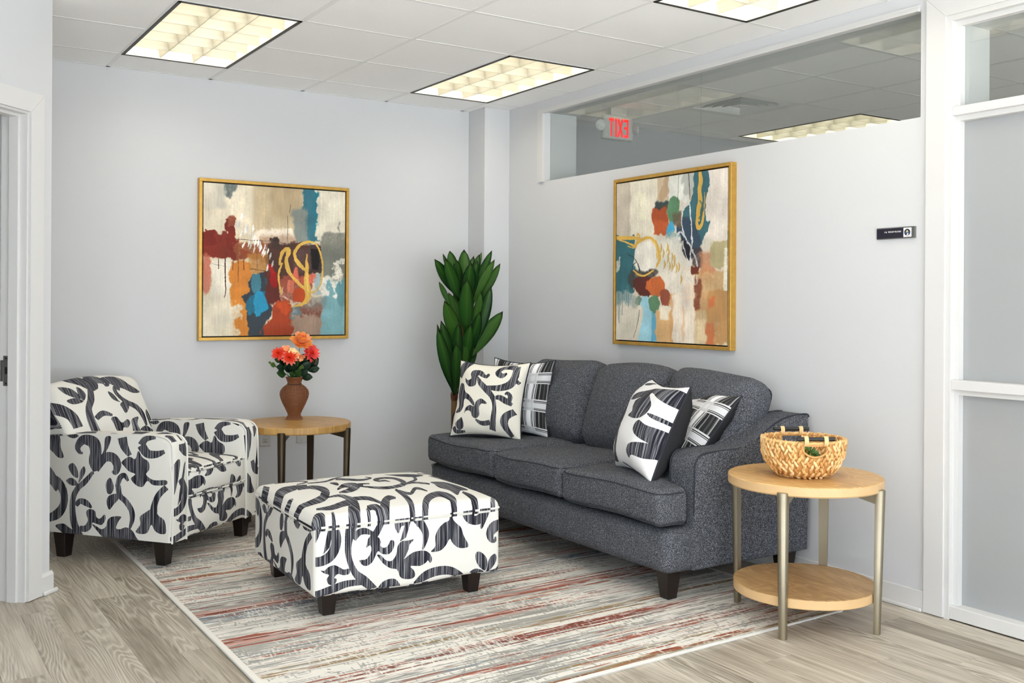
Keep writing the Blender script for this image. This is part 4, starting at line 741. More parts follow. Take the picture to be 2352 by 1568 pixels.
# air diffuser in the next room
dif = empty('air_vent', (GX(5)+TILE/2, GY(1)-TILE/2, ZC)); tag(dif, 'square white ceiling air vent of nested vanes seen through the high glass', 'vent')
def frustum(bm, h0, z0, h1, z1, t=0.0015):
    a = [bm.verts.new((sx*h0, sy*h0, z0)) for sx, sy in ((-1,-1),(1,-1),(1,1),(-1,1))]; b = [bm.verts.new((sx*h1, sy*h1, z1)) for sx, sy in ((-1,-1),(1,-1),(1,1),(-1,1))]
    for k in range(4): bm.faces.new((a[k], a[(k+1) % 4], b[(k+1) % 4], b[k]))
    return a, b
bm = bmesh.new(); H = TILE/2-0.004; frustum(bm, H, 0.0, 0.235, -0.001); frustum(bm, 0.235, -0.001, 0.20, 0.035); frustum(bm, H, 0.0, H, 0.01); fin('frame', bm, MAT['grid'], dif, normals=False)
for k, h in enumerate((0.185, 0.135, 0.085)):
    bm = bmesh.new(); frustum(bm, h, -0.004, h-0.035, 0.03); frustum(bm, h+0.004, -0.004, h, -0.004); frustum(bm, h+0.004, -0.004, h-0.03, 0.032); fin('vane', bm, MAT['grid'], dif, normals=False)
bm = bmesh.new(); box(bm, -0.04, 0.04, -0.04, 0.04, -0.002, 0.004); fin('centre_plate', bm, MAT['grid'], dif)
bm = bmesh.new(); box(bm, -0.28, 0.28, -0.28, 0.28, 0.045, 0.05); fin('duct_opening', bm, MAT['steel'], dif)
# exit sign (the photograph shows it mirrored)
ex = empty('exit_sign', (4.525, 5.60, 2.60)); tag(ex, 'white exit sign with red letters and two lamp heads behind the high glass', 'sign')
fin('housing', B((-0.135, 0.135, -0.02, 0.02, -0.085, 0.09), bevel=0.012), MAT['plastic'], ex)
fin('canopy', B((-0.07, 0.07, -0.02, 0.02, 0.088, 0.144)), MAT['plastic'], ex)
def letter(*boxes_): fin('letter', B(*[(a, b, -0.0225, -0.0195, c, d) for a, b, c, d in boxes_]), MAT['exit_red'], ex)
letter((-0.088, -0.046, 0.043, 0.066), (-0.074, -0.060, -0.066, 0.045)); letter((-0.034, -0.018, -0.066, 0.066))
bm = bmesh.new()
for sg in (-1, 1): prism(bm, [(0.014-sg*0.020-0.008, -0.066), (0.014-sg*0.020+0.008, -0.066), (0.014+sg*0.020+0.008, 0.066), (0.014+sg*0.020-0.008, 0.066)], -0.0225-sg*0.0002, -0.0195, lambda a, b, d: (a, d, b))
fin('letter', bm, MAT['exit_red'], ex)
letter((0.072, 0.088, -0.066, 0.066), (0.046, 0.074, 0.045, 0.066), (0.046, 0.074, -0.008, 0.011), (0.046, 0.074, -0.066, -0.047))
for sx, ry in ((-1, -0.25), (1, 0.75)):
    bm = bmesh.new(); lathe(bm, [(0.018, 0.03), (0.036, 0.012), (0.04, -0.01), (0.036, -0.014), (0.033, -0.012)], 24)
    h = fin('lamp_head', bm, MAT['plastic'], ex, True); h.location = (sx*0.165, -0.015, 0.005); h.rotation_euler = (-PI/2*0.95, 0, ry)
    for k in range(6):
        bm = bmesh.new(); bmesh.ops.create_uvsphere(bm, u_segments=8, v_segments=6, radius=0.005, matrix=Matrix.Translation((0.018*math.cos(k*PI/3), 0.018*math.sin(k*PI/3), -0.0125))); fin('diode', bm, MAT['white'], h)
# ================================================================== WALL OBJECTS
def painting(name, w, h, art, label, loc, rz):
    """local x to the right as seen, y into the wall, z up from the lower edge"""
    r = empty(name, loc, rz); tag(r, label, 'painting', 'framed abstract paintings'); fw, d = 0.020, 0.042; bm = bmesh.new()
    for (a, b) in (((-w/2, 0), (w/2, fw)), ((-w/2, h-fw), (w/2, h))): box(bm, a[0], b[0], -d, 0, a[1], b[1])
    for (a, b) in (((-w/2, fw), (-w/2+fw, h-fw)), ((w/2-fw, fw), (w/2, h-fw))): box(bm, a[0], b[0], -d, 0, a[1], b[1])
    bmesh.ops.bevel(bm, geom=bm.edges[:], offset=0.0015, segments=1, affect='EDGES'); fin('frame', bm, MAT['gold'], r)
    fin('shadow_gap', B((-w/2+fw, w/2-fw, -0.012, -0.002, fw, h-fw)), MAT['dark'], r)
    g = 0.008; cw0, cw1, ch0, ch1 = -w/2+fw+g, w/2-fw-g, fw+g, h-fw-g
    o = fin('canvas', B((cw0, cw1, -d+0.004, -0.012, ch0, ch1)), MAT[art], r)
    set_uv(o, lambda c, n: ((c.x-cw0)/(cw1-cw0), (c.z-ch0)/(ch1-ch0)))
painting('painting', 1.006, 1.016, 'art1', 'square abstract painting in rust, teal and gold above the vase of flowers', (2.268, YB, 1.102), 0)
painting('painting', 1.000, 1.012, 'art2', 'square abstract painting in cream, teal and orange above the grey sofa', (XW, 4.356, 1.100), -PI/2)
# name plate beside the glazed screen (mirrored in the photograph)
npl = fin('name_plate', B((3.930, XW, 2.763, 2.963, 1.651, 1.703), bevel=0.001), MAT['steel']); tag(npl, 'small dark room name plate with a round emblem on the right wall', 'sign')
fin('insert', B((3.9285, 3.931, 2.822, 2.962, 1.655, 1.6985)), MAT['navy'], npl)
lp = fin('logo_panel', B((3.9280, 3.931, 2.781, 2.820, 1.657, 1.6975)), MAT['white'], npl)
def disc(name, r, y, z, mat, parent, x, sy=1.0):
    bm = bmesh.new(); bmesh.ops.create_cone(bm, cap_ends=True, segments=28, radius1=r, radius2=r, depth=0.0006, matrix=Matrix.Translation((x, y, z)) @ Matrix.Rotation(PI/2, 4, 'Y')); return fin(name, bm, mat, parent)
disc('emblem', 0.0155, 2.8005, 1.6772, MAT['navy'], lp, 3.9277)
disc('emblem_moon', 0.0048, 2.8005, 1.6815, plain('emblem_cream', srgb(214, 206, 150), 0.5), lp, 3.9272)
bm = bmesh.new(); prism(bm, [(2.814, 1.676), (2.807, 1.680), (2.800, 1.677), (2.793, 1.681), (2.787, 1.676), (2.790, 1.672), (2.800, 1.670), (2.811, 1.672)], 3.9270, 3.9276, lambda a, b, d: (d, a, b)); fin('emblem_hills', bm, plain('emblem_blue', srgb(60, 84, 120), 0.5), lp)
bm = bmesh.new(); prism(bm, [(2.797, 1.674), (2.801, 1.672), (2.799, 1.669), (2.806, 1.664), (2.798, 1.663), (2.793, 1.668)], 3.9266, 3.9271, lambda a, b, d: (d, a, b)); fin('emblem_path', bm, MAT['white'], lp)
fc = bpy.data.curves.new('lettering', 'FONT'); fc.body = 'GROUP ROOM  # 1'; fc.size = 0.0098; fc.extrude = 0.0002; fc.align_x = 'LEFT'; fc.space_character = 1.08
fo = bpy.data.objects.new('lettering_source', fc); link(fo)
_me = bpy.data.meshes.new_from_object(fo.evaluated_get(bpy.context.evaluated_depsgraph_get())); bpy.data.objects.remove(fo)
fo = link_mesh('lettering', _me, MAT['white'], npl)
fo.matrix_world = Matrix(((0, 0, 1, 3.9282), (1, 0, 0, 2.832), (0, 1, 0, 1.6795), (0, 0, 0, 1)))
# sockets low on the back wall
ol = fin('power_outlet', B((2.174, 2.244, YB-0.006, YB, 0.412, 0.527), bevel=0.002), MAT['plastic']); tag(ol, 'white double power outlet low on the back wall behind the far round table', 'outlet')
for z in (0.448, 0.491):
    f_ = fin('socket', B((2.192, 2.226, YB-0.008, YB-0.005, z-0.014, z+0.014), bevel=0.001), MAT['plastic'], ol)
    for x in (2.202, 2.216): fin('slot', B((x-0.001, x+0.001, YB-0.0086, YB-0.0078, z-0.002, z+0.008)), MAT['dark'], f_)
    fin('slot', B((2.2065, 2.2115, YB-0.0086, YB-0.0078, z-0.011, z-0.006)), MAT['dark'], f_)
bp = fin('blank_plate', B((2.420, 2.536, YB-0.006, YB, 0.416, 0.531), bevel=0.002), MAT['plastic']); tag(bp, 'blank white double cover plate on the back wall beside the power outlet', 'outlet')
for x in (2.455, 2.501): fin('screw', B((x-0.0025, x+0.0025, YB-0.0072, YB-0.0058, 0.430, 0.435)), MAT['steel'], bp)
# ================================================================== RUG
bm = bmesh.new(); zt = 0.012
lo = [bm.verts.new((x, y, 0.0005)) for x, y in RUGC]; hi = [bm.verts.new((x, y, zt)) for x, y in RUGC]
bm.faces.new(lo[::-1]); tf = bm.faces.new(hi)
for k in range(4): bm.faces.new((lo[k], lo[(k+1) % 4], hi[(k+1) % 4], hi[k]))
rug = fin('area_rug', bm, MAT['rug']); tag(rug, 'large distressed rug with cream, rust and blue streaks on the plank floor', 'rug')
def rug_uv(c, n):
    u = (c.x-1.18)/(3.632-1.18); v = (c.y-2.87)/(5.915-2.87); return (min(.999, max(.001, u)), min(.999, max(.001, v)))
set_uv(rug, rug_uv)
bm = bmesh.new(); tube(bm, [(x, y, 0.007) for x, y in RUGC], 0.0055, 6, True); fin('bound_edge', bm, MAT['binding'], rug, True)
# ================================================================== SEATING
def tapered_leg(w0, w1, h):
    bm = bmesh.new(); a = [bm.verts.new((sx*w1/2, sy*w1/2, 0)) for sx, sy in ((-1,-1),(1,-1),(1,1),(-1,1))]; b = [bm.verts.new((sx*w0/2, sy*w0/2, h)) for sx, sy in ((-1,-1),(1,-1),(1,1),(-1,1))]
    bm.faces.new(a[::-1]); bm.faces.new(b)
    for k in range(4): bm.faces.new((a[k], a[(k+1) % 4], b[(k+1) % 4], b[k]))
    bmesh.ops.bevel(bm, geom=bm.edges[:], offset=0.002, segments=1, affect='EDGES'); bmesh.ops.recalc_face_normals(bm, faces=bm.faces[:])
    me = bpy.data.meshes.new('leg'); bm.to_mesh(me); bm.free(); me.materials.append(MAT['leg']); return me
# ---- sofa (front faces -X, runs along Y)
SF = Vector((3.44, 4.43, 0)); sofa = empty('sofa', SF); tag(sofa, 'charcoal tweed three-seat sofa with sloping arms against the right wall', 'sofa')
def sp_(name, bm, mat, smooth=True, parent=sofa):
    o = fin(name, bm, mat, parent, smooth)
    if parent is sofa: o.location = -SF
    return o
Y0, Y1 = 3.33, 5.53
sp_('base', soft_box(0.92, Y1-Y0, 0.20, 0.05, (10, 20, 4), (0.012, 0.0, 0.0), (2.985+0.46, (Y0+Y1)/2, 0.245)), MAT['tweed'])
PROF = [(3.15, 0.150), (3.145, 0.40), (3.148, 0.60), (3.156, 0.640), (3.178, 0.664), (3.215, 0.674), (3.30, 0.677), (3.42, 0.679), (3.49, 0.690), (3.55, 0.715), (3.61, 0.752), (3.67, 0.784), (3.74, 0.806), (3.82, 0.815), (3.89, 0.814), (3.903, 0.80), (3.905, 0.5), (3.90, 0.150)]
def arm(ya, yb):
    bm = bmesh.new(); prism(bm, PROF, ya, yb, lambda a, b, d: (a, d, b))
    es = [e for e in bm.edges if abs(e.verts[0].co.y-e.verts[1].co.y) < 1e-6]
    bmesh.ops.bevel(bm, geom=es, offset=0.014, segments=3, profile=0.5, affect='EDGES'); return bm
for ya, yb, out in ((Y0-0.004, Y0+0.165, -1), (Y1-0.165, Y1+0.004, 1)):
    a = sp_('arm', arm(ya, yb), MAT['tweed'])
    for yy in (ya+0.004, yb-0.004):
        bm = bmesh.new(); tube(bm, [(x, yy, z) for x, z in cat([(p[0], p[1]) for p in PROF[1:16]], 4, False)], 0.0042, 6); o = fin('piping', bm, MAT['welt'], a, True)
sp_('back_frame', soft_box(0.19, Y1-Y0-0.30, 0.62, 0.04, (3, 14, 6), (0, 0, 0.0), (3.805, 4.43, 0.49)), MAT['tweed'])
ys = [Y0+0.012, 4.095, 4.742, Y1-0.012]
def seat_fn(k):
    def f(x, y, z):
        if k == 0:
            lim = 3.345 if x < 3.118 else (3.503 if x > 3.142 else 3.345+(3.503-3.345)*(x-3.118)/0.024); t = (ys[1]-y)/(ys[1]-ys[0]); y = ys[1]-t*(ys[1]-lim)
        if k == 2:
            lim = 5.515 if x < 3.118 else (5.357 if x > 3.142 else 5.515-(5.515-5.357)*(x-3.118)/0.024); t = (y-ys[2])/(ys[3]-ys[2]); y = ys[2]+t*(lim-ys[2])
        return (x, y, z + 0.006*math.sin(y*9+k))
    return f
for k in range(3):
    c = sp_('seat_cushion', soft_box(0.71, ys[k+1]-ys[k]-0.004, 0.158, 0.032, (36, 14, 3), (0.014, 0.004, 0.020), (2.955+0.355, (ys[k]+ys[k+1])/2, 0.445), seat_fn(k)), MAT['tweed'])
    ya, yb = ys[k]+0.004, ys[k+1]-0.004
    for zz in (0.512, 0.378):
        pts = [(3.10, ya+0.004, zz), (3.02, ya+0.002, zz), (2.975, ya+0.012, zz), (2.958, ya+0.04, zz)] + [(2.951-0.008*math.sin(PI*t/8), ya+0.06+(yb-ya-0.12)*t/8, zz) for t in range(9)] + [(2.958, yb-0.04, zz), (2.975, yb-0.012, zz), (3.02, yb-0.002, zz), (3.10, yb-0.004, zz)]
        pts = [(p[0], p[1], p[2]+0.006*math.sin(p[1]*9+k)) for p in pts]
        bm = bmesh.new(); tube(bm, [tuple(q) for q in cat(pts, 3, False)], 0.0034, 6); fin('piping', bm, MAT['welt'], c, True)
LEAN = math.radians(20)
for k, (ya, yb) in enumerate(((3.455, 4.045), (4.070, 4.680), (4.705, 5.345))):
    def bf(x, y, z, k=k):
        z2 = z + 0.012*math.sin(6*y+k*2)*(z > 0.1)
        x2 = x - 0.01*math.sin(9*y+2*k)*max(0, z)
        return (3.575 + x2*math.cos(LEAN) + (z2+0.24)*math.sin(LEAN), (ya+yb)/2+y*(1+0.02*math.sin(5*z)), 0.522 + (z2+0.24)*math.cos(LEAN) - x2*math.sin(LEAN))
    c = sp_('back_cushion', soft_box(0.21, yb-ya, 0.49, 0.075, (4, 12, 10), (0.06, 0.008, 0.016), (0, 0, 0), bf), MAT['tweed'])
    loop = []
    hw, hh, rr = (yb-ya)/2-0.016, 0.234, 0.05
    for sx_, sz_, a0 in ((1, 1, 0), (-1, 1, 90), (-1, -1, 180), (1, -1, 270)):
        for t in range(5):
            a = math.radians(a0+t*22.5); loop.append((sx_*(hw-rr)+rr*math.cos(a), sz_*(hh-rr)+rr*math.sin(a)))
    for xs in (0.075,):
        bm = bmesh.new(); pts = []
        L2 = loop+[loop[0]]
        for p, q in zip(L2, L2[1:]):
            n_ = max(1, int(math.hypot(q[0]-p[0], q[1]-p[1])/0.05))
            pts += [bf(xs, p[0]+(q[0]-p[0])*t/n_, p[1]+(q[1]-p[1])*t/n_) for t in range(n_)]
        tube(bm, pts, 0.0042, 6, True); fin('piping', bm, MAT['welt'], c, True)
lm = tapered_leg(0.088, 0.054, 0.150)
for x, y in ((3.092, 3.437), (3.092, 5.423), (3.84, 3.425), (3.84, 5.435)):
    zz = 0.0125 if x < 3.5 else 0.0
    o = link_mesh('leg', lm if zz == 0 else lm, None, sofa, False, Vector((x, y, zz))-SF)
# ---- throw pillows
def pillow(name, mat, bl, brt, up, w, h, th, label, group, flip=False):
    """bl, brt: lower corners as seen; up: direction of the sides"""
    bl = Vector(bl); brt = Vector(brt); X = (brt-bl).normalized(); Uv = Vector(up).normalized(); Uv = (Uv - X*Uv.dot(X)).normalized(); Nn = X.cross(Uv).normalized()
    c = (bl+brt)/2 + Uv*h/2; n = 22; bm = bmesh.new(); uvl = bm.loops.layers.uv.new('UVMap')
    def pt(u, v, s):
        k = 0.10; x = w/2*u*(1-k*(1-v*v)); y = h/2*v*(1-k*(1-u*u)); t = th/2*((1-abs(u)**2.6)*(1-abs(v)**2.6))**0.5
        cr = 0.006*math.sin(7*u+3*v)*math.sin(6*v-2*u); return (x, y - 0.012*(1-u*u)*(v > 0.5)*(v-0.5), s*(t+cr*(t > 0.02)))
    rows = {}
    for s in (1, -1):
        G = [[None]*(n+1) for _ in range(n+1)]
        for a in range(n+1):
            for b in range(n+1):
                u = math.sin(PI/2*(-1+2*a/n)); v = math.sin(PI/2*(-1+2*b/n)); edge = a in (0, n) or b in (0, n)
                if edge and s == -1: G[a][b] = rows[(a, b)]
                else:
                    G[a][b] = bm.verts.new(pt(u, v, 0 if edge else s))
                    if edge: rows[(a, b)] = G[a][b]
        for a in range(n):
            for b in range(n):
                q = [(a, b), (a+1, b), (a+1, b+1), (a, b+1)]
                if s == -1: q = q[::-1]
                f = bm.faces.new([G[i][j] for i, j in q]); f.material_index = 0 if s == 1 else 1
                for lp_, (i, j) in zip(f.loops, q): lp_[uvl].uv = ((math.sin(PI/2*(-1+2*i/n))+1)/2, (math.sin(PI/2*(-1+2*j/n))+1)/2)
    o = fin(name, bm, [mat, MAT['pil_back']], None, 'all', normals=False); tag(o, label, 'pillow', group)
    o.matrix_world = Matrix(((X.x, Uv.x, Nn.x, c.x), (X.y, Uv.y, Nn.y, c.y), (X.z, Uv.z, Nn.z, c.z), (0, 0, 0, 1)))
    per = [(-1+2*t/16, -1) for t in range(16)] + [(1, -1+2*t/16) for t in range(16)] + [(1-2*t/16, 1) for t in range(16)] + [(-1, 1-2*t/16) for t in range(16)]
    bm = bmesh.new(); tube(bm, [pt(u, v, 0) for u, v in per], 0.0048, 6, True); fin('piping', bm, MAT['welt'], o, True)
    return o
G_ = 'throw pillows on the sofa'
pillow('throw_pillow', MAT['pil1'], (3.022, 5.338, .535), (3.278, 4.935, .535), (0.115, 0.072, 0.45), 0.475, 0.475, 0.19, 'cream scroll-print pillow standing in front at the plant end of the sofa', G_)
pillow('throw_pillow', MAT['plaid'], (3.315, 5.345, .537), (3.470, 4.962, .537), (0.07, 0.03, 0.46), 0.455, 0.47, 0.14, 'black and white plaid pillow tucked behind the cream scroll pillow', G_)
pillow('throw_pillow', MAT['pil3'], (3.206, 3.955, .525), (3.053, 3.518, .525), (0.215, 0.080, 0.40), 0.475, 0.48, 0.27, 'white scroll-print pillow seen edge-on at the basket end of the sofa', G_)
pillow('throw_pillow', MAT['plaid'], (3.430, 3.960, .53), (3.280, 3.530, .53), (0.30, 0.04, 0.36), 0.47, 0.475, 0.17, 'black and white plaid pillow leaning behind the arm at the basket end', G_)
# ---- armchair: local x across the front to the right, y to the back
ch = empty('armchair', CH0, CHA); tag(ch, 'cream armchair printed with black scrolling vines beside the doorway', 'armchair')
CW, CD, ZB = 0.765, 0.80, 0.135
def cuv(c, n):
    ax = max(range(3), key=lambda k: abs(n[k]))
    if ax == 0: return vuv(0.95+c.y, 0.02+c.z-0.135)
    if ax == 1: return vuv(0.02+c.x, 0.02+c.z-0.135)
    return vuv(0.02+c.x, 0.36+c.y)
AP = [(0.0, ZB), (-0.004, 0.40), (0.0, 0.60), (0.012, 0.640), (0.045, 0.664), (0.12, 0.672), (0.35, 0.668), (0.60, 0.655), (0.78, 0.640), (0.80, 0.60), (0.80, ZB)]
def carm(x0, x1):
    bm = bmesh.new(); prism(bm, AP, x0, x1, lambda a, b, d: (d, a, b)); es = [e for e in bm.edges if abs(e.verts[0].co.x-e.verts[1].co.x) < 1e-6 and max(v.co.z for v in e.verts) > ZB+.01]
    bmesh.ops.bevel(bm, geom=es, offset=0.026, segments=4, profile=0.5, affect='EDGES'); return bm
for x0, x1, sgn in ((0, 0.125, -1), (CW-0.125, CW, 1)):
    a = fin('arm', carm(x0, x1), MAT['vine'], ch, True); set_uv(a, cuv)
    for xx in (x0+0.006, x1-0.006):
        bm = bmesh.new(); tube(bm, [(xx, p[0]+0.004, p[1]-0.004) for p in cat(AP[:9], 4, False)], 0.005, 6); o = fin('piping', bm, MAT['vine'], a, True); set_uv(o, lambda c, n: vuv(0.95+c.y*1.3, 0.05+c.z*0.9))
o = fin('front_rail', soft_box(CW-0.25+0.01, 0.20, 0.205, 0.02, (8, 4, 5), (0, 0.02, 0), (CW/2, 0.105, ZB+0.104)), MAT['vine'], ch, True); set_uv(o, cuv)
c = fin('seat_cushion', soft_box(CW-0.25-0.006, 0.60, 0.145, 0.03, (14, 14, 4), (0, 0.015, 0.028), (CW/2, 0.300, 0.41)), MAT['vine'], ch, True); set_uv(c, lambda c, n: vuv(0.10+c.x, 0.36+c.y) if abs(n.z) > 0.6 else vuv(0.30+c.x, 0.02+c.z-0.30))
for zz in (0.472, 0.348):
    bm = bmesh.new(); tube(bm, [(0.132+(CW-0.264)*t/8, 0.004-0.014*math.sin(PI*t/8), zz) for t in range(9)], 0.005, 6); o = fin('piping', bm, MAT['vine'], c, True); set_uv(o, lambda c, n: vuv(0.30+c.x, 0.05+c.z))
o = fin('back_frame', soft_box(CW-0.10, 0.12, 0.48, 0.03, (8, 3, 6), (0, 0, 0), (CW/2, 0.735, 0.375)), MAT['vine'], ch, True); set_uv(o, cuv)
def cbf(x, y, z):
    x = x*(1-0.03*max(0, z)/0.25)
    zw = 0.455+(z+0.24)*0.97-y*0.2+0.02*math.cos(x*5)-0.02; xw = CW/2-0.030+x
    if zw < 0.70: xw = max(xw, 0.016 if zw < 0.665 else 0.016*(0.70-zw)/0.035)
    return (xw, 0.640+y*0.95+(z+0.24)*0.45, zw)
o = fin('backrest', soft_box(0.71, 0.14, 0.465, 0.05, (14, 4, 10), (0, 0.035, 0.008), (0, 0, 0), cbf), MAT['vine'], ch, True)
set_uv(o, lambda c, n: vuv(0.95+c.x, 0.62+(c.z-0.45)*1.044))
lm2 = tapered_leg(0.080, 0.052, 0.15)
for x, y in ((0.045, 0.085), (CW-0.045, 0.085), (0.050, 0.72), (CW-0.05, 0.72)):
    wp = Matrix.Rotation(CHA, 3, 'Z') @ Vector((x, y, 0)) + CH0
    onrug = 1.2 < wp.x < 3.6 and wp.y < 5.88
    link_mesh('leg', lm2, None, ch, False, (x, y, 0.0125 if onrug else 0.0))
# ---- ottoman
ot = empty('ottoman', OTT0, OTA); tag(ot, 'square cream ottoman printed with black scrolling vines on the rug', 'ottoman')
OW, OD = 0.885, 0.87
def ouv(c, n):
    ax = max(range(3), key=lambda k: abs(n[k]))
    if ax == 0: return vuv(0.95+c.y*0.9, 0.02+c.z-0.10)
    if ax == 1: return vuv(0.02+c.x, 0.02+c.z-0.12)
    return vuv(0.02+c.x, 0.36+c.y)
o = fin('body', soft_box(OW, OD, 0.295, 0.022, (18, 18, 6), (0.008, 0.008, 0), (OW/2, OD/2, 0.2655), lambda x, y, z: (x, y, z+(0.006*math.sin(x*11)*math.cos(y*9) if z < 0.16 else 0))), MAT['vine'], ot, True); set_uv(o, ouv)
l = fin('cushion_top', soft_box(OW+0.006, OD+0.006, 0.075, 0.036, (20, 20, 2), (0.004, 0.004, 0.036), (OW/2, OD/2, 0.4145)), MAT['vine'], ot, True); set_uv(l, lambda c, n: vuv(0.02+c.x, 0.36+c.y))
bm = bmesh.new(); rr = 0.03; pts = []
for cx, cy, a0 in ((OW-rr, OD-rr, 0), (rr, OD-rr, 90), (rr, rr, 180), (OW-rr, rr, 270)):
    pts += [(cx+(rr+0.003)*math.cos(math.radians(a0+t*30)), cy+(rr+0.003)*math.sin(math.radians(a0+t*30)), 0.412) for t in range(4)]
P2 = []
for p, q in zip(pts, pts[1:]+pts[:1]):
    k = max(1, int((Vector(q)-Vector(p)).length/0.08)); P2 += [tuple(Vector(p).lerp(Vector(q), t/k)) for t in range(k)]
tube(bm, P2, 0.0055, 6, True); o = fin('piping', bm, MAT['vine'], l, True); set_uv(o, lambda c, n: vuv(0.02+c.x, 0.30+0.4*c.y))
lm3 = tapered_leg(0.078, 0.052, 0.125)
for x, y in ((0.10, 0.125), (OW-0.085, 0.125), (0.10, OD-0.06), (OW-0.085, OD-0.06)): link_mesh('leg', lm3, None, ot, False, (x, y, 0.0125))
# ================================================================== ROUND TABLES
def side_table(name, ctr, turn, top, shelf, edge, metal, label):
    r = empty(name, (ctr[0], ctr[1], 0), turn); tag(r, label, 'side table', 'round two-tier side tables')
    RT = 0.323
    bm = bmesh.new(); lathe(bm, [(RT-0.006, 0.578), (RT, 0.584), (RT, 0.617), (RT-0.003, 0.620)], 72)
    o = fin('table_top', bm, [top, edge], r, True)
    for p in o.data.polygons: p.material_index = 0 if p.normal.z > 0.5 else 1
    RS = 0.298
    bm = bmesh.new(); lathe(bm, [(RS-0.003, 0.124), (RS, 0.127), (RS, 0.162), (RS-0.002, 0.164)], 72)
    o = fin('shelf', bm, [shelf, edge], r, True)
    for p in o.data.polygons: p.material_index = 0 if p.normal.z > 0.5 else 1
    for a in (72, 72+133-0, 72-144, 25):
        pass
    for a in (25.2, 108.2, 205.2, 288.2):
        an = math.radians(a); ca, sa = math.cos(an), math.sin(an)
        def ring(z, rr, hw, dp):
            pts = [(-dp, -hw), (-dp, hw)] + [(hw*math.cos(math.radians(90-t*30))*0.9, hw*math.sin(math.radians(90-t*30))) for t in range(7)]
            return [((rr+p)*ca-q*sa, (rr+p)*sa+q*ca, z) for p, q in pts]
        bm = bmesh.new(); wp = Matrix.Rotation(turn, 3, 'Z') @ Vector((0.311*ca, 0.311*sa, 0)) + Vector((ctr[0], ctr[1], 0)); zb_ = 0.0125 if (1.2 < wp.x < 3.62 and 2.9 < wp.y < 5.91) else 0.0; R0 = [bm.verts.new(p) for p in ring(zb_, 0.311, 0.0165, 0.010)]; R1 = [bm.verts.new(p) for p in ring(0.589, 0.322, 0.023, 0.014)]; R2 = [bm.verts.new(p) for p in ring(0.593, 0.322, 0.020, 0.012)]
        for A, Bq in ((R0, R1), (R1, R2)):
            for k in range(len(A)): bm.faces.new((A[k], A[(k+1) % len(A)], Bq[(k+1) % len(A)], Bq[k]))
        bm.faces.new(R0[::-1]); bm.faces.new(R2); l = fin('leg', bm, metal, r, True)
        bm = bmesh.new(); prism(bm, [(0.305, 0.535), (0.305, 0.578), (0.15, 0.578), (0.16, 0.570)], -0.014, 0.014, lambda x, z, d: (x*ca-d*sa, x*sa+d*ca, z)); fin('bracket', bm, metal, l)
    return r
TR = (3.410, 2.928); TL = (2.225, 5.812)
side_table('side_table', TR, 0.0, MAT['oak'], MAT['oak_shelf'], MAT['oak_edge'], MAT['bronze'], 'round light oak two-tier side table with brushed metal legs, holding the basket')
side_table('side_table', TL, math.radians(28), MAT['oak_far'], MAT['oak_far'], MAT['oak_far'], MAT['dbronze'], 'round oak side table with dark bronze legs by the back wall, holding the vase')
# ================================================================== BASKET, SUCCULENT
bk = empty('basket', (3.388, 2.920, 0.6205), math.radians(58)); tag(bk, 'woven water hyacinth basket with black bar handles on the near round table', 'basket')
straw = [plain('dry_straw_a', srgb(222, 178, 116), 0.65, vary=0.16, scale=60), plain('dry_straw_b', srgb(198, 146, 84), 0.65, vary=0.2, scale=60), plain('dry_straw_c', srgb(234, 200, 146), 0.65, vary=0.12, scale=60)]
BP = [(0.0, 0.004), (0.085, 0.0), (0.112, 0.012), (0.136, 0.036), (0.155, 0.066), (0.166, 0.098), (0.171, 0.130), (0.170, 0.158)]
def bprof(z):
    zs = [p[1] for p in BP[1:]]; rs = [p[0] for p in BP[1:]]; return float(np.interp(z, zs, rs))
def gap(th, z): return abs(math.sin(th)) < math.sin(0.30*max(0.3, min(1, (z-0.095)/0.03+0.5))) and 0.098 < z < 0.146
bm = bmesh.new()
nseg = 72; zs_ = [0.0, 0.012, 0.036, 0.066, 0.098, 0.114, 0.130, 0.146, 0.158]
for off in (0.0, -0.006):
    rg = [[bm.verts.new(((bprof(z)+off)*math.cos(2*PI*k/nseg), (bprof(z)+off)*math.sin(2*PI*k/nseg), z+(0.004 if off else 0))) for k in range(nseg)] for z in zs_]
    for a in range(len(zs_)-1):
        for k in range(nseg):
            if gap(2*PI*(k+.5)/nseg, (zs_[a]+zs_[a+1])/2): continue
            bm.faces.new((rg[a][k], rg[a][(k+1) % nseg], rg[a+1][(k+1) % nseg], rg[a+1][k]))
    bm.faces.new(rg[0])
fin('bowl', bm, straw[1], bk, True, normals=False)
def add_lens(bm, c, t, w, n, L, Wd, th, mi):
    """pointed twisted strand: c centre, t along, w across, n outwards"""
    a = bm.verts.new(c-t*L/2); b = bm.verts.new(c+t*L/2); mids = []
    ring = []
    for f in (-0.22, 0.2):
        q = []
        for ang in (0, 72, 144, 216, 288):
            an = math.radians(ang); q.append(bm.verts.new(c+t*L*f+w*(Wd/2*math.cos(an))+n*(th/2*math.sin(an))))
        ring.append(q)
    fs = []
    for k in range(5):
        k2 = (k+1) % 5
        fs += [bm.faces.new((a, ring[0][k2], ring[0][k])), bm.faces.new((ring[0][k], ring[0][k2], ring[1][k2], ring[1][k])), bm.faces.new((b, ring[1][k], ring[1][k2]))]
    for f in fs: f.material_index = mi
bm = bmesh.new(); rows = 10
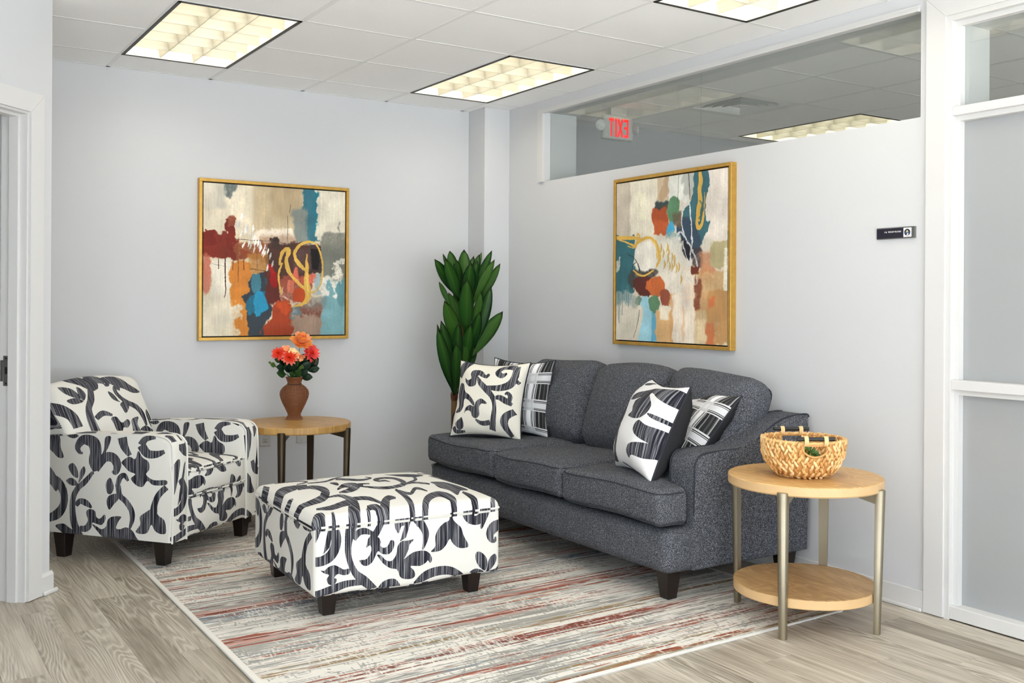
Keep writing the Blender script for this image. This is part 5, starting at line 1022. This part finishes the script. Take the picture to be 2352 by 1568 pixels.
for rI in range(rows):
    z = 0.008+rI*0.0158
    cnt = int(26+14*min(1, rI/4))
    for k in range(cnt):
        th = 2*PI*(k+0.5*(rI % 2))/cnt + random.uniform(-.03, .03)
        if gap(th, z) or (abs(math.sin(th)) < 0.30 and z > 0.146): continue
        r0 = bprof(z); er = Vector((math.cos(th), math.sin(th), 0)); et = Vector((-math.sin(th), math.cos(th), 0))
        dz = 0.004; sl = Vector((er.x*(bprof(z+dz)-r0), er.y*(bprof(z+dz)-r0), dz)).normalized(); nn = et.cross(sl).normalized()
        if nn.dot(er) < 0: nn = -nn
        tilt = (0.42 if rI % 2 else -0.42)+random.uniform(-.18, .18)
        t = (sl*math.cos(tilt)+et*math.sin(tilt)).normalized(); w = nn.cross(t)
        add_lens(bm, er*r0+Vector((0, 0, z))+nn*random.uniform(0.001, 0.005), t, w, nn, random.uniform(.034, .046), random.uniform(.012, .017), random.uniform(.010, .014), random.choice((0, 0, 1, 2)))
        if rI > 3:
            add_lens(bm, er*(r0-0.008)+Vector((0, 0, z+0.003)), (sl*math.cos(tilt)-et*math.sin(tilt)).normalized(), w, nn, .036, .014, .007, random.choice((0, 1, 1, 2)))
wv = fin('weave', bm, straw, bk, 'all', kind='stuff')
bm = bmesh.new(); tube(bm, [((0.169+0.002*math.sin(k*1.9))*math.cos(2*PI*k/90), (0.169+0.002*math.sin(k*1.9))*math.sin(2*PI*k/90), 0.158+0.0015*math.sin(k*2.3)) for k in range(90)], 0.0065, 6, True); fin('rim', bm, straw[0], bk, True)
for sg in (1, -1):
    bm = bmesh.new(); tube(bm, [(sg*0.170, -0.078, 0.177), (sg*0.170, 0.078, 0.177)], 0.0085, 10); h = fin('handle', bm, MAT['black'], bk, True)
    for yy in (-0.042, 0.040):
        bm = bmesh.new(); [tube(bm, [(sg*(0.1695+0.0115*math.cos(t*PI/6)), yy+q, 0.168+0.0185*math.sin(t*PI/6)) for t in range(12)], 0.0036, 6, True) for q in (-0.0055, 0, 0.0055)]; fin('binding', bm, straw[2], h, True)
    # bound lower lip of the hand hole
    bm = bmesh.new(); tube(bm, [(sg*math.cos(a_)*(bprof(zz_)+0.002), math.sin(a_)*(bprof(zz_)+0.002), zz_) for a_, zz_ in [(0.33*math.cos(PI*t/10), 0.146-0.045*math.sin(PI*t/10)) for t in range(11)]], 0.0045, 6); fin('hole_edge', bm, straw[1], bk, True)
su = empty('succulent', (3.388, 2.920, 0.6285)); tag(su, 'small green succulent seen through the hand hole of the basket', 'plant')
green = [plain('succulent_green', srgb(66, 104, 48), 0.45, vary=0.25, scale=80), plain('succulent_green_light', srgb(104, 146, 74), 0.45, vary=0.2, scale=80)]
bm = bmesh.new(); lathe(bm, [(0.035, 0), (0.045, 0.05), (0.042, 0.05)], 24); fin('pot', bm, MAT['plastic'], su, True)
for k in range(90):
    a = k*2.399; e = math.acos(1-1.0*(k+0.5)/90); rr = 0.062
    d = Vector((math.cos(a)*math.sin(e), math.sin(a)*math.sin(e), math.cos(e))); c_ = Vector((0, 0, 0.055))+Vector((d.x*1.1, d.y*1.1, d.z*0.95))*rr
    bm = bmesh.new(); w = d.orthogonal().normalized(); add_lens(bm, Vector((0, 0, 0)), d, w, d.cross(w), 0.028, 0.013, 0.009, 0); fin('leaf', bm, green[k % 2], su, True, c_)
# ================================================================== VASE AND FLOWERS
VS = Vector((2.262, 5.955, 0.6205)); vs = empty('vase', VS); tag(vs, 'brown wicker vase on the far round table, holding the flowers', 'vase')
wick = plain('brown_wicker', srgb(126, 76, 45), 0.5, vary=0.3, scale=120); wick2 = plain('brown_wicker_dark', srgb(60, 32, 18), 0.6, vary=0.25, scale=120)
VP = [(.049, 0), (.050, .006), (.043, .014), (.036, .026), (.037, .034), (.051, .064), (.070, .102), (.083, .136), (.087, .158), (.083, .178), (.068, .198), (.048, .212), (.038, .219), (.039, .228), (.044, .243), (.051, .260)]
vz = [p[1] for p in VP]; vr = [p[0] for p in VP]
def vprof(z): return float(np.interp(z, vz, vr))
bm = bmesh.new(); lathe(bm, [(max(.01, r-0.003), z) for r, z in VP], 40, True, False); fin('liner', bm, wick2, vs, True)
bm = bmesh.new(); nz = 44
for k in range(nz):
    z = 0.003+k*(0.256/(nz-1)); r0 = vprof(z)
    tube(bm, [((r0+0.0013*math.cos(12*th+PI*(k % 2)))*math.cos(th), (r0+0.0013*math.cos(12*th+PI*(k % 2)))*math.sin(th), z) for th in [2*PI*t/96 for t in range(96)]], 0.0028, 5, True)
fin('weave', bm, wick, vs, True, kind='stuff')
for k in range(24):
    th = 2*PI*k/24; bm = bmesh.new(); tube(bm, [((vprof(z)+0.0012)*math.cos(th), (vprof(z)+0.0012)*math.sin(th), z) for z in [0.004+0.254*t/24 for t in range(25)]], 0.0021, 5); fin('rib', bm, wick, vs, True)
for z in (0.003, 0.217, 0.259):
    bm = bmesh.new(); r0 = vprof(z); tube(bm, [((r0+0.001)*math.cos(2*PI*t/48), (r0+0.001)*math.sin(2*PI*t/48), z) for t in range(48)], 0.0042, 6, True); fin('braided_band', bm, wick2 if z > .1 and z < .25 else wick, vs, True)
def col(name, c, rough=0.6, vary=0.12): return plain(name, srgb(*c), rough, vary=vary, scale=90)
PET = {'coral': col('petal_coral', (236, 84, 78)), 'red': col('petal_red', (232, 70, 40)), 'peach': col('petal_peach', (246, 168, 118)), 'orange': col('petal_orange', (250, 160, 76)), 'pink': col('petal_pink', (246, 128, 108)), 'cream': col('petal_cream', (250, 220, 164)), 'heart': col('flower_heart', (236, 96, 24))}
LEAFM = [col('leaf_dark', (28, 62, 38), 0.4, .25), col('leaf_mid', (54, 92, 42), 0.4, .25), col('leaf_light', (104, 136, 66), 0.45, .2)]
stemm = col('flower_stem', (70, 104, 50))
def petal_mesh(L, Wd, cup, tipw):
    """petal along +x, rising by cup; pointed when tipw is 0"""
    bm = bmesh.new(); rows_ = []
    for a in range(6):
        t = a/5; w = Wd/2*(math.sin(PI*min(1, 0.12+0.80*t))**0.8)*(1 if a < 5 else tipw); x = L*t; z = cup*L*t*t
        rows_.append([bm.verts.new((x, s*w, z+0.25*abs(s)*w)) for s in (-1, 0, 1)])
    for A, Bq in zip(rows_, rows_[1:]):
        for k in range(2):
            try: bm.faces.new((A[k], A[k+1], Bq[k+1], Bq[k]))
            except ValueError: pass
    r = bmesh.ops.solidify(bm, geom=bm.faces[:], thickness=0.0008)
    me = bpy.data.meshes.new('petal'); bmesh.ops.remove_doubles(bm, verts=bm.verts[:], dist=1e-6); bm.to_mesh(me); bm.free(); me.polygons.foreach_set('use_smooth', [True]*len(me.polygons)); return me
def flower(name, px, py, R, face, layers, mats, label, yoff=0.0):
    c = atY(px, py, VS.y+yoff); R *= 1.22; root = empty(name, c); tag(root, label, 'flower', 'artificial flowers in the wicker vase')
    f = Vector(face).normalized(); q = f.to_track_quat('Z', 'Y')
    bm = bmesh.new(); base = VS + Vector((0, 0, 0.20)) - c; pts = [base.lerp(Vector((0, 0, 0)), t/6) + Vector((0, 0, 0.02*math.sin(PI*t/6))) for t in range(7)]; tube(bm, [tuple(p) for p in pts], 0.0022, 6); fin('stem', bm, stemm, root, True)
    hb = bpy.data.objects.new('bloom', None); link(hb); hb.parent = root; hb.rotation_mode = 'QUATERNION'; hb.rotation_quaternion = q
    for li, (n, L, Wd, cup, tip, el) in enumerate(layers):
        me = petal_mesh(L*R, Wd*R, cup, tip); me.materials.append(PET[mats[li % len(mats)]])
        for k in range(n):
            o = link_mesh('petal', me, None, hb); o.rotation_euler = (0, -math.radians(el+random.uniform(-6, 6)), 2*PI*(k+0.5*(li % 2))/n+random.uniform(-.1, .1)); o.location = (0, 0, 0.004*li)
    bm = bmesh.new(); bmesh.ops.create_icosphere(bm, subdivisions=2, radius=R*0.16); fin('heart', bm, PET['heart'], hb, True)
    return root
PEONY = [(9, 1.0, .75, .15, .7, 5), (9, .92, .72, .35, .7, 25), (8, .80, .66, .4, .7, 48), (6, .6, .55, .3, .7, 70)]
DAH = [(13, 1.0, .34, .12, .05, 4), (12, .9, .32, .15, .05, 24), (10, .72, .28, .15, .05, 45), (8, .5, .24, .1, .05, 66)]
HYD = [(6, 1.0, .8, .1, .8, 12), (6, .8, .7, .1, .8, 45)]
flower('peony', 690, 789, 0.064, (0.05, -0.55, 0.9), PEONY, ['orange', 'peach', 'orange', 'pink'], 'big orange peony at the top of the bouquet', 0.0)
flower('dahlia', 712, 812, 0.056, (0.35, -0.9, 0.35), DAH, ['coral', 'coral', 'coral', 'red'], 'large coral dahlia on the painting-corner side of the bouquet', -0.03)
flower('dahlia', 640, 813, 0.040, (-0.45, -0.8, 0.45), DAH, ['coral', 'red', 'red', 'red'], 'small red-orange dahlia on the armchair side of the bouquet', -0.02)
flower('dahlia', 664, 823, 0.046, (-0.1, -0.85, 0.5), DAH, ['pink', 'red', 'red', 'red'], 'red-orange dahlia low in the middle of the bouquet', -0.05)
flower('lily', 657, 805, 0.030, (-0.3, -0.8, 0.5), HYD, ['peach', 'peach'], 'pale peach bloom between the two smaller dahlias', -0.02)
flower('hydrangea', 672, 809, 0.026, (0, -0.9, 0.35), HYD, ['cream', 'cream'], 'cream bloom in the centre of the bouquet', -0.05)
flower('hydrangea', 680, 815, 0.022, (0.1, -0.9, 0.1), HYD, ['cream', 'peach'], 'small cream bloom just under the peony', -0.055)
flower('freesia', 689, 818, 0.030, (0.05, -0.6, -0.7), HYD, ['peach', 'peach'], 'drooping peach bloom beside the large coral dahlia', -0.05)
flower('tulip', 722, 840, 0.020, (0.5, -0.5, 0.6), [(5, 1.1, .8, .5, .6, 50), (4, 1.0, .7, .4, .6, 70)], ['peach', 'orange'], 'orange bud poking out below the large coral dahlia', 0.0)
def leaf_mesh(L, Wd, fold=0.18, droop=0.15, tip=0.0, n=7, peak=0.45):
    bm = bmesh.new(); uvl = bm.loops.layers.uv.new('UVMap'); rows_ = []
    for a in range(n+1):
        t = a/n; w = Wd/2*(math.sin(PI*(t**(math.log(0.5)/math.log(peak))))**0.75 if 0 < t < 1 else 0.02)
        if a == 0: w = Wd*0.10
        rows_.append([(bm.verts.new((s*w, L*t, -droop*L*t*t+fold*abs(s)*w)), (s*.5+.5, t)) for s in (-1, -.5, 0, .5, 1)])
    for A, Bq in zip(rows_, rows_[1:]):
        for k in range(4):
            f = bm.faces.new((A[k][0], A[k+1][0], Bq[k+1][0], Bq[k][0]))
            for lp_, s in zip(f.loops, (A[k], A[k+1], Bq[k+1], Bq[k])): lp_[uvl].uv = s[1]
    bmesh.ops.solidify(bm, geom=bm.faces[:], thickness=0.0012)
    me = bpy.data.meshes.new('leaf'); bm.to_mesh(me); bm.free(); me.polygons.foreach_set('use_smooth', [True]*len(me.polygons)); return me
def aim_leaf(o, d, n):
    d = d.normalized(); n = (n - d*n.dot(d)).normalized(); s = d.cross(n); o.rotation_mode = 'QUATERNION'; o.rotation_quaternion = Matrix(((s.x, d.x, n.x), (s.y, d.y, n.y), (s.z, d.z, n.z))).to_quaternion()
SPR = [('leaf_sprig', 'round-leaved eucalyptus sprig reaching towards the armchair', [(628, 838, .022, 2), (638, 828, .024, 1), (621, 833, .014, 2), (648, 858, .038, 1), (646, 845, .034, 0)]),
       ('leaf_sprig', 'dark glossy leaf sprig in the front middle of the bouquet', [(668, 842, .046, 0), (676, 850, .040, 0), (661, 848, .036, 0), (690, 848, .032, 2), (684, 858, .034, 1), (672, 861, .030, 1)]),
       ('leaf_sprig', 'dark glossy leaf sprig under the large coral dahlia', [(706, 832, .056, 0), (716, 834, .050, 0), (700, 842, .048, 0), (704, 866, .036, 0), (720, 848, .036, 0), (696, 856, .034, 0)]),
       ('leaf_sprig', 'dark glossy leaf sprig at the back of the bouquet', [(660, 836, .050, 0), (684, 836, .050, 0), (698, 824, .044, 0), (650, 832, .036, 0)])]
for si, (nm, lab, lv) in enumerate(SPR):
    root = empty(nm, VS+Vector((0, 0, 0.24))); tag(root, lab, 'foliage sprig', 'foliage in the wicker vase'); bm = bmesh.new(); end = atY(lv[0][0], lv[0][1], VS.y-0.02)-root.location
    tube(bm, [(0, 0, -0.1), (0, 0, 0), tuple(end*0.5), tuple(end)], 0.002, 6); fin('stem', bm, stemm, root, True)
    for k, (px, py, L, mi) in enumerate(lv):
        c = atY(px, py, VS.y + (0.04 if si == 3 else -0.035-0.006*k)) - root.location
        o = link_mesh('leaf', leaf_mesh(L*1.9, L*1.45, 0.22, 0.2, peak=0.55), LEAFM[mi], root); d = Vector((c.x, -0.35*abs(c.x)-0.03, c.z*0.6)).normalized()
        aim_leaf(o, d, Vector((random.uniform(-.5, .5), -1.0, random.uniform(.1, .8)))); o.location = c - d*L*0.9
        if k: bm = bmesh.new(); tube(bm, [tuple(end*0.25), tuple((end*0.25+o.location)/2+Vector((0, 0, .006))), tuple(o.location)], 0.0012, 5); fin('stalk', bm, stemm, root, True)
# ================================================================== POTTED PLANT BEHIND THE SOFA
PY = 5.80
tb = atY(1043, 938, PY); pl = empty('potted_plant', (tb.x, tb.y, 0)); tag(pl, 'tall potted dracaena with broad green leaves in the corner behind the sofa', 'plant')
def m_leaf():
    t = NT('dracaena_leaf'); uv = t.n('ShaderNodeSeparateXYZ'); t.l(t.coord('UV'), uv.inputs[0]); oi = t.n('ShaderNodeObjectInfo')
    d = t.math('ABSOLUTE', t.math('SUBTRACT', uv.outputs[0], 0.5)); rib = t.ramp(d, [(0.0, (1, 1, 1, 1)), (0.035, (0, 0, 0, 1))]); cen = t.ramp(d, [(0.02, (1, 1, 1, 1)), (0.28, (0, 0, 0, 1))])
    vein = t.noise(t.mapv(t.coord('UV'), (5, 60, 1)), 1.0, 2)
    base = t.ramp(oi.outputs['Random'], [(0.0, srgb(34, 82, 34)), (0.6, srgb(54, 106, 42)), (1.0, srgb(80, 128, 52))])
    c = t.mix(t.math('MULTIPLY', cen, t.math('MULTIPLY', t.math('POWER', uv.outputs[1], 1.5), 0.75)), base, srgb(92, 142, 44)); c = t.mix(t.math('MULTIPLY', rib, 0.55), c, srgb(120, 160, 84))
    tip = t.ramp(uv.outputs[1], [(0.90, (0, 0, 0, 1)), (1.0, (1, 1, 1, 1))]); c = t.mix(tip, c, srgb(58, 50, 34)); c = t.mix(t.math('MULTIPLY', vein, 0.25), c, srgb(20, 52, 22))
    t.base(c, 0.38, spec=0.4); return t.m
MAT['dleaf'] = m_leaf()
trunkm = plain('trunk_bark', srgb(112, 84, 48), 0.8, vary=0.3, scale=60)
bm = bmesh.new(); lathe(bm, [(0.10, 0.0125), (0.13, 0.05), (0.145, 0.26), (0.15, 0.27), (0.138, 0.27), (0.134, 0.24)], 40, True, True); fin('pot', bm, MAT['black'], pl, True)
bm = bmesh.new(); lathe(bm, [(0.135, 0.238), (0.10, 0.244), (0.01, 0.247)], 32, False, True); fin('soil', bm, plain('potting_soil', srgb(48, 36, 26), 0.95, vary=0.4, scale=90), pl)
tops = [atY(1043, 905, PY), atY(1058, 800, PY+0.02), atY(1068, 690, PY+0.02)]
bm = bmesh.new(); tube(bm, [(0, 0, 0.2), (0, 0, 0.5)] + [tuple(p-pl.location) for p in tops], [0.020, 0.020, 0.019, 0.017, 0.014], 10); fin('trunk', bm, trunkm, pl, True)
for k in range(5):
    o = link_mesh('leaf_sheath', leaf_mesh(0.075, 0.034, 0.3, -0.35), plain('dry_sheath', srgb(120, 74, 50), 0.7, vary=0.2, scale=50), pl); c = atY(1043, 925, PY)-pl.location; a = k*2*PI/5
    d = Vector((0.45*math.cos(a), 0.45*math.sin(a), 1)).normalized(); o.rotation_mode = 'QUATERNION'; o.rotation_quaternion = d.to_track_quat('Y', 'Z'); o.location = c + Vector((math.cos(a), math.sin(a), 0))*0.014
# tip px, base px, width px, depth offset of the tip, facing
LV = [(998,595,1048,678,27,-.10),(1017,582,1040,640,10,.05),(1022,594,1054,690,30,-.16),(1033,576,1050,660,26,.16),(1066,573,1064,672,33,.17),(1050,597,1059,668,22,-.05),(1081,602,1066,705,36,-.17),(1101,584,1080,665,20,.08),(1106,579,1086,655,12,.14),(1130,575,1084,688,22,.02),(1136,596,1084,702,24,-.06),(1149,605,1090,706,22,.06),(1008,647,1034,705,14,.02),(1096,598,1078,700,22,-.10),(1042,605,1062,706,26,.06),(1088,588,1068,690,24,.12),
      (1074,640,1071,775,36,-.20),(1104,670,1085,760,22,-.10),(1128,656,1088,800,30,-.08),(1021,690,1062,800,34,-.16),(1120,659,1092,720,12,.10),(1103,715,1074,815,28,-.20),(1155,715,1082,822,34,-.02),(1082,745,1064,842,26,-.22),(1030,672,1062,760,26,.06),(1053,742,1052,850,28,-.24),(1112,690,1080,790,24,.05),(1046,655,1062,770,26,.10),
      (1013,736,1042,842,22,-.02),(1004,744,1036,872,16,.06),(1005,752,1043,905,28,-.14),(1047,787,1044,908,34,-.20),(1009,782,1040,900,14,.04),(1096,788,1056,890,22,.02),(1072,768,1054,895,26,-.14),(1088,745,1060,880,24,-.04),(1060,740,1050,880,26,.08),(1034,745,1046,880,26,.04),(1080,800,1052,905,20,.06)]
for (tx, ty, bx, by, w, dp) in LV:
    bpt = atY(bx, by, PY+0.01+dp*0.15)-pl.location; tpt = atY(tx, ty, min(PY+dp, 6.06))-pl.location; d = tpt-bpt; L = d.length; wm = w/F_PX*6.7
    o = link_mesh('leaf', leaf_mesh(L, wm, 0.22, 0.07, peak=0.56, n=9), MAT['dleaf'], pl); dn = d.normalized()
    rq = random.uniform(-.45, .45); toc = Vector((-0.50+rq, -0.84, 0.25)); nrm = (toc - dn*toc.dot(dn)).normalized(); side_ = dn.cross(nrm)
    ydir = (dn + nrm*0.07).normalized(); nrm = (nrm - ydir*nrm.dot(ydir)).normalized(); side_ = ydir.cross(nrm)
    o.matrix_local = Matrix(((side_.x, ydir.x, nrm.x, bpt.x), (side_.y, ydir.y, nrm.y, bpt.y), (side_.z, ydir.z, nrm.z, bpt.z), (0, 0, 0, 1)))
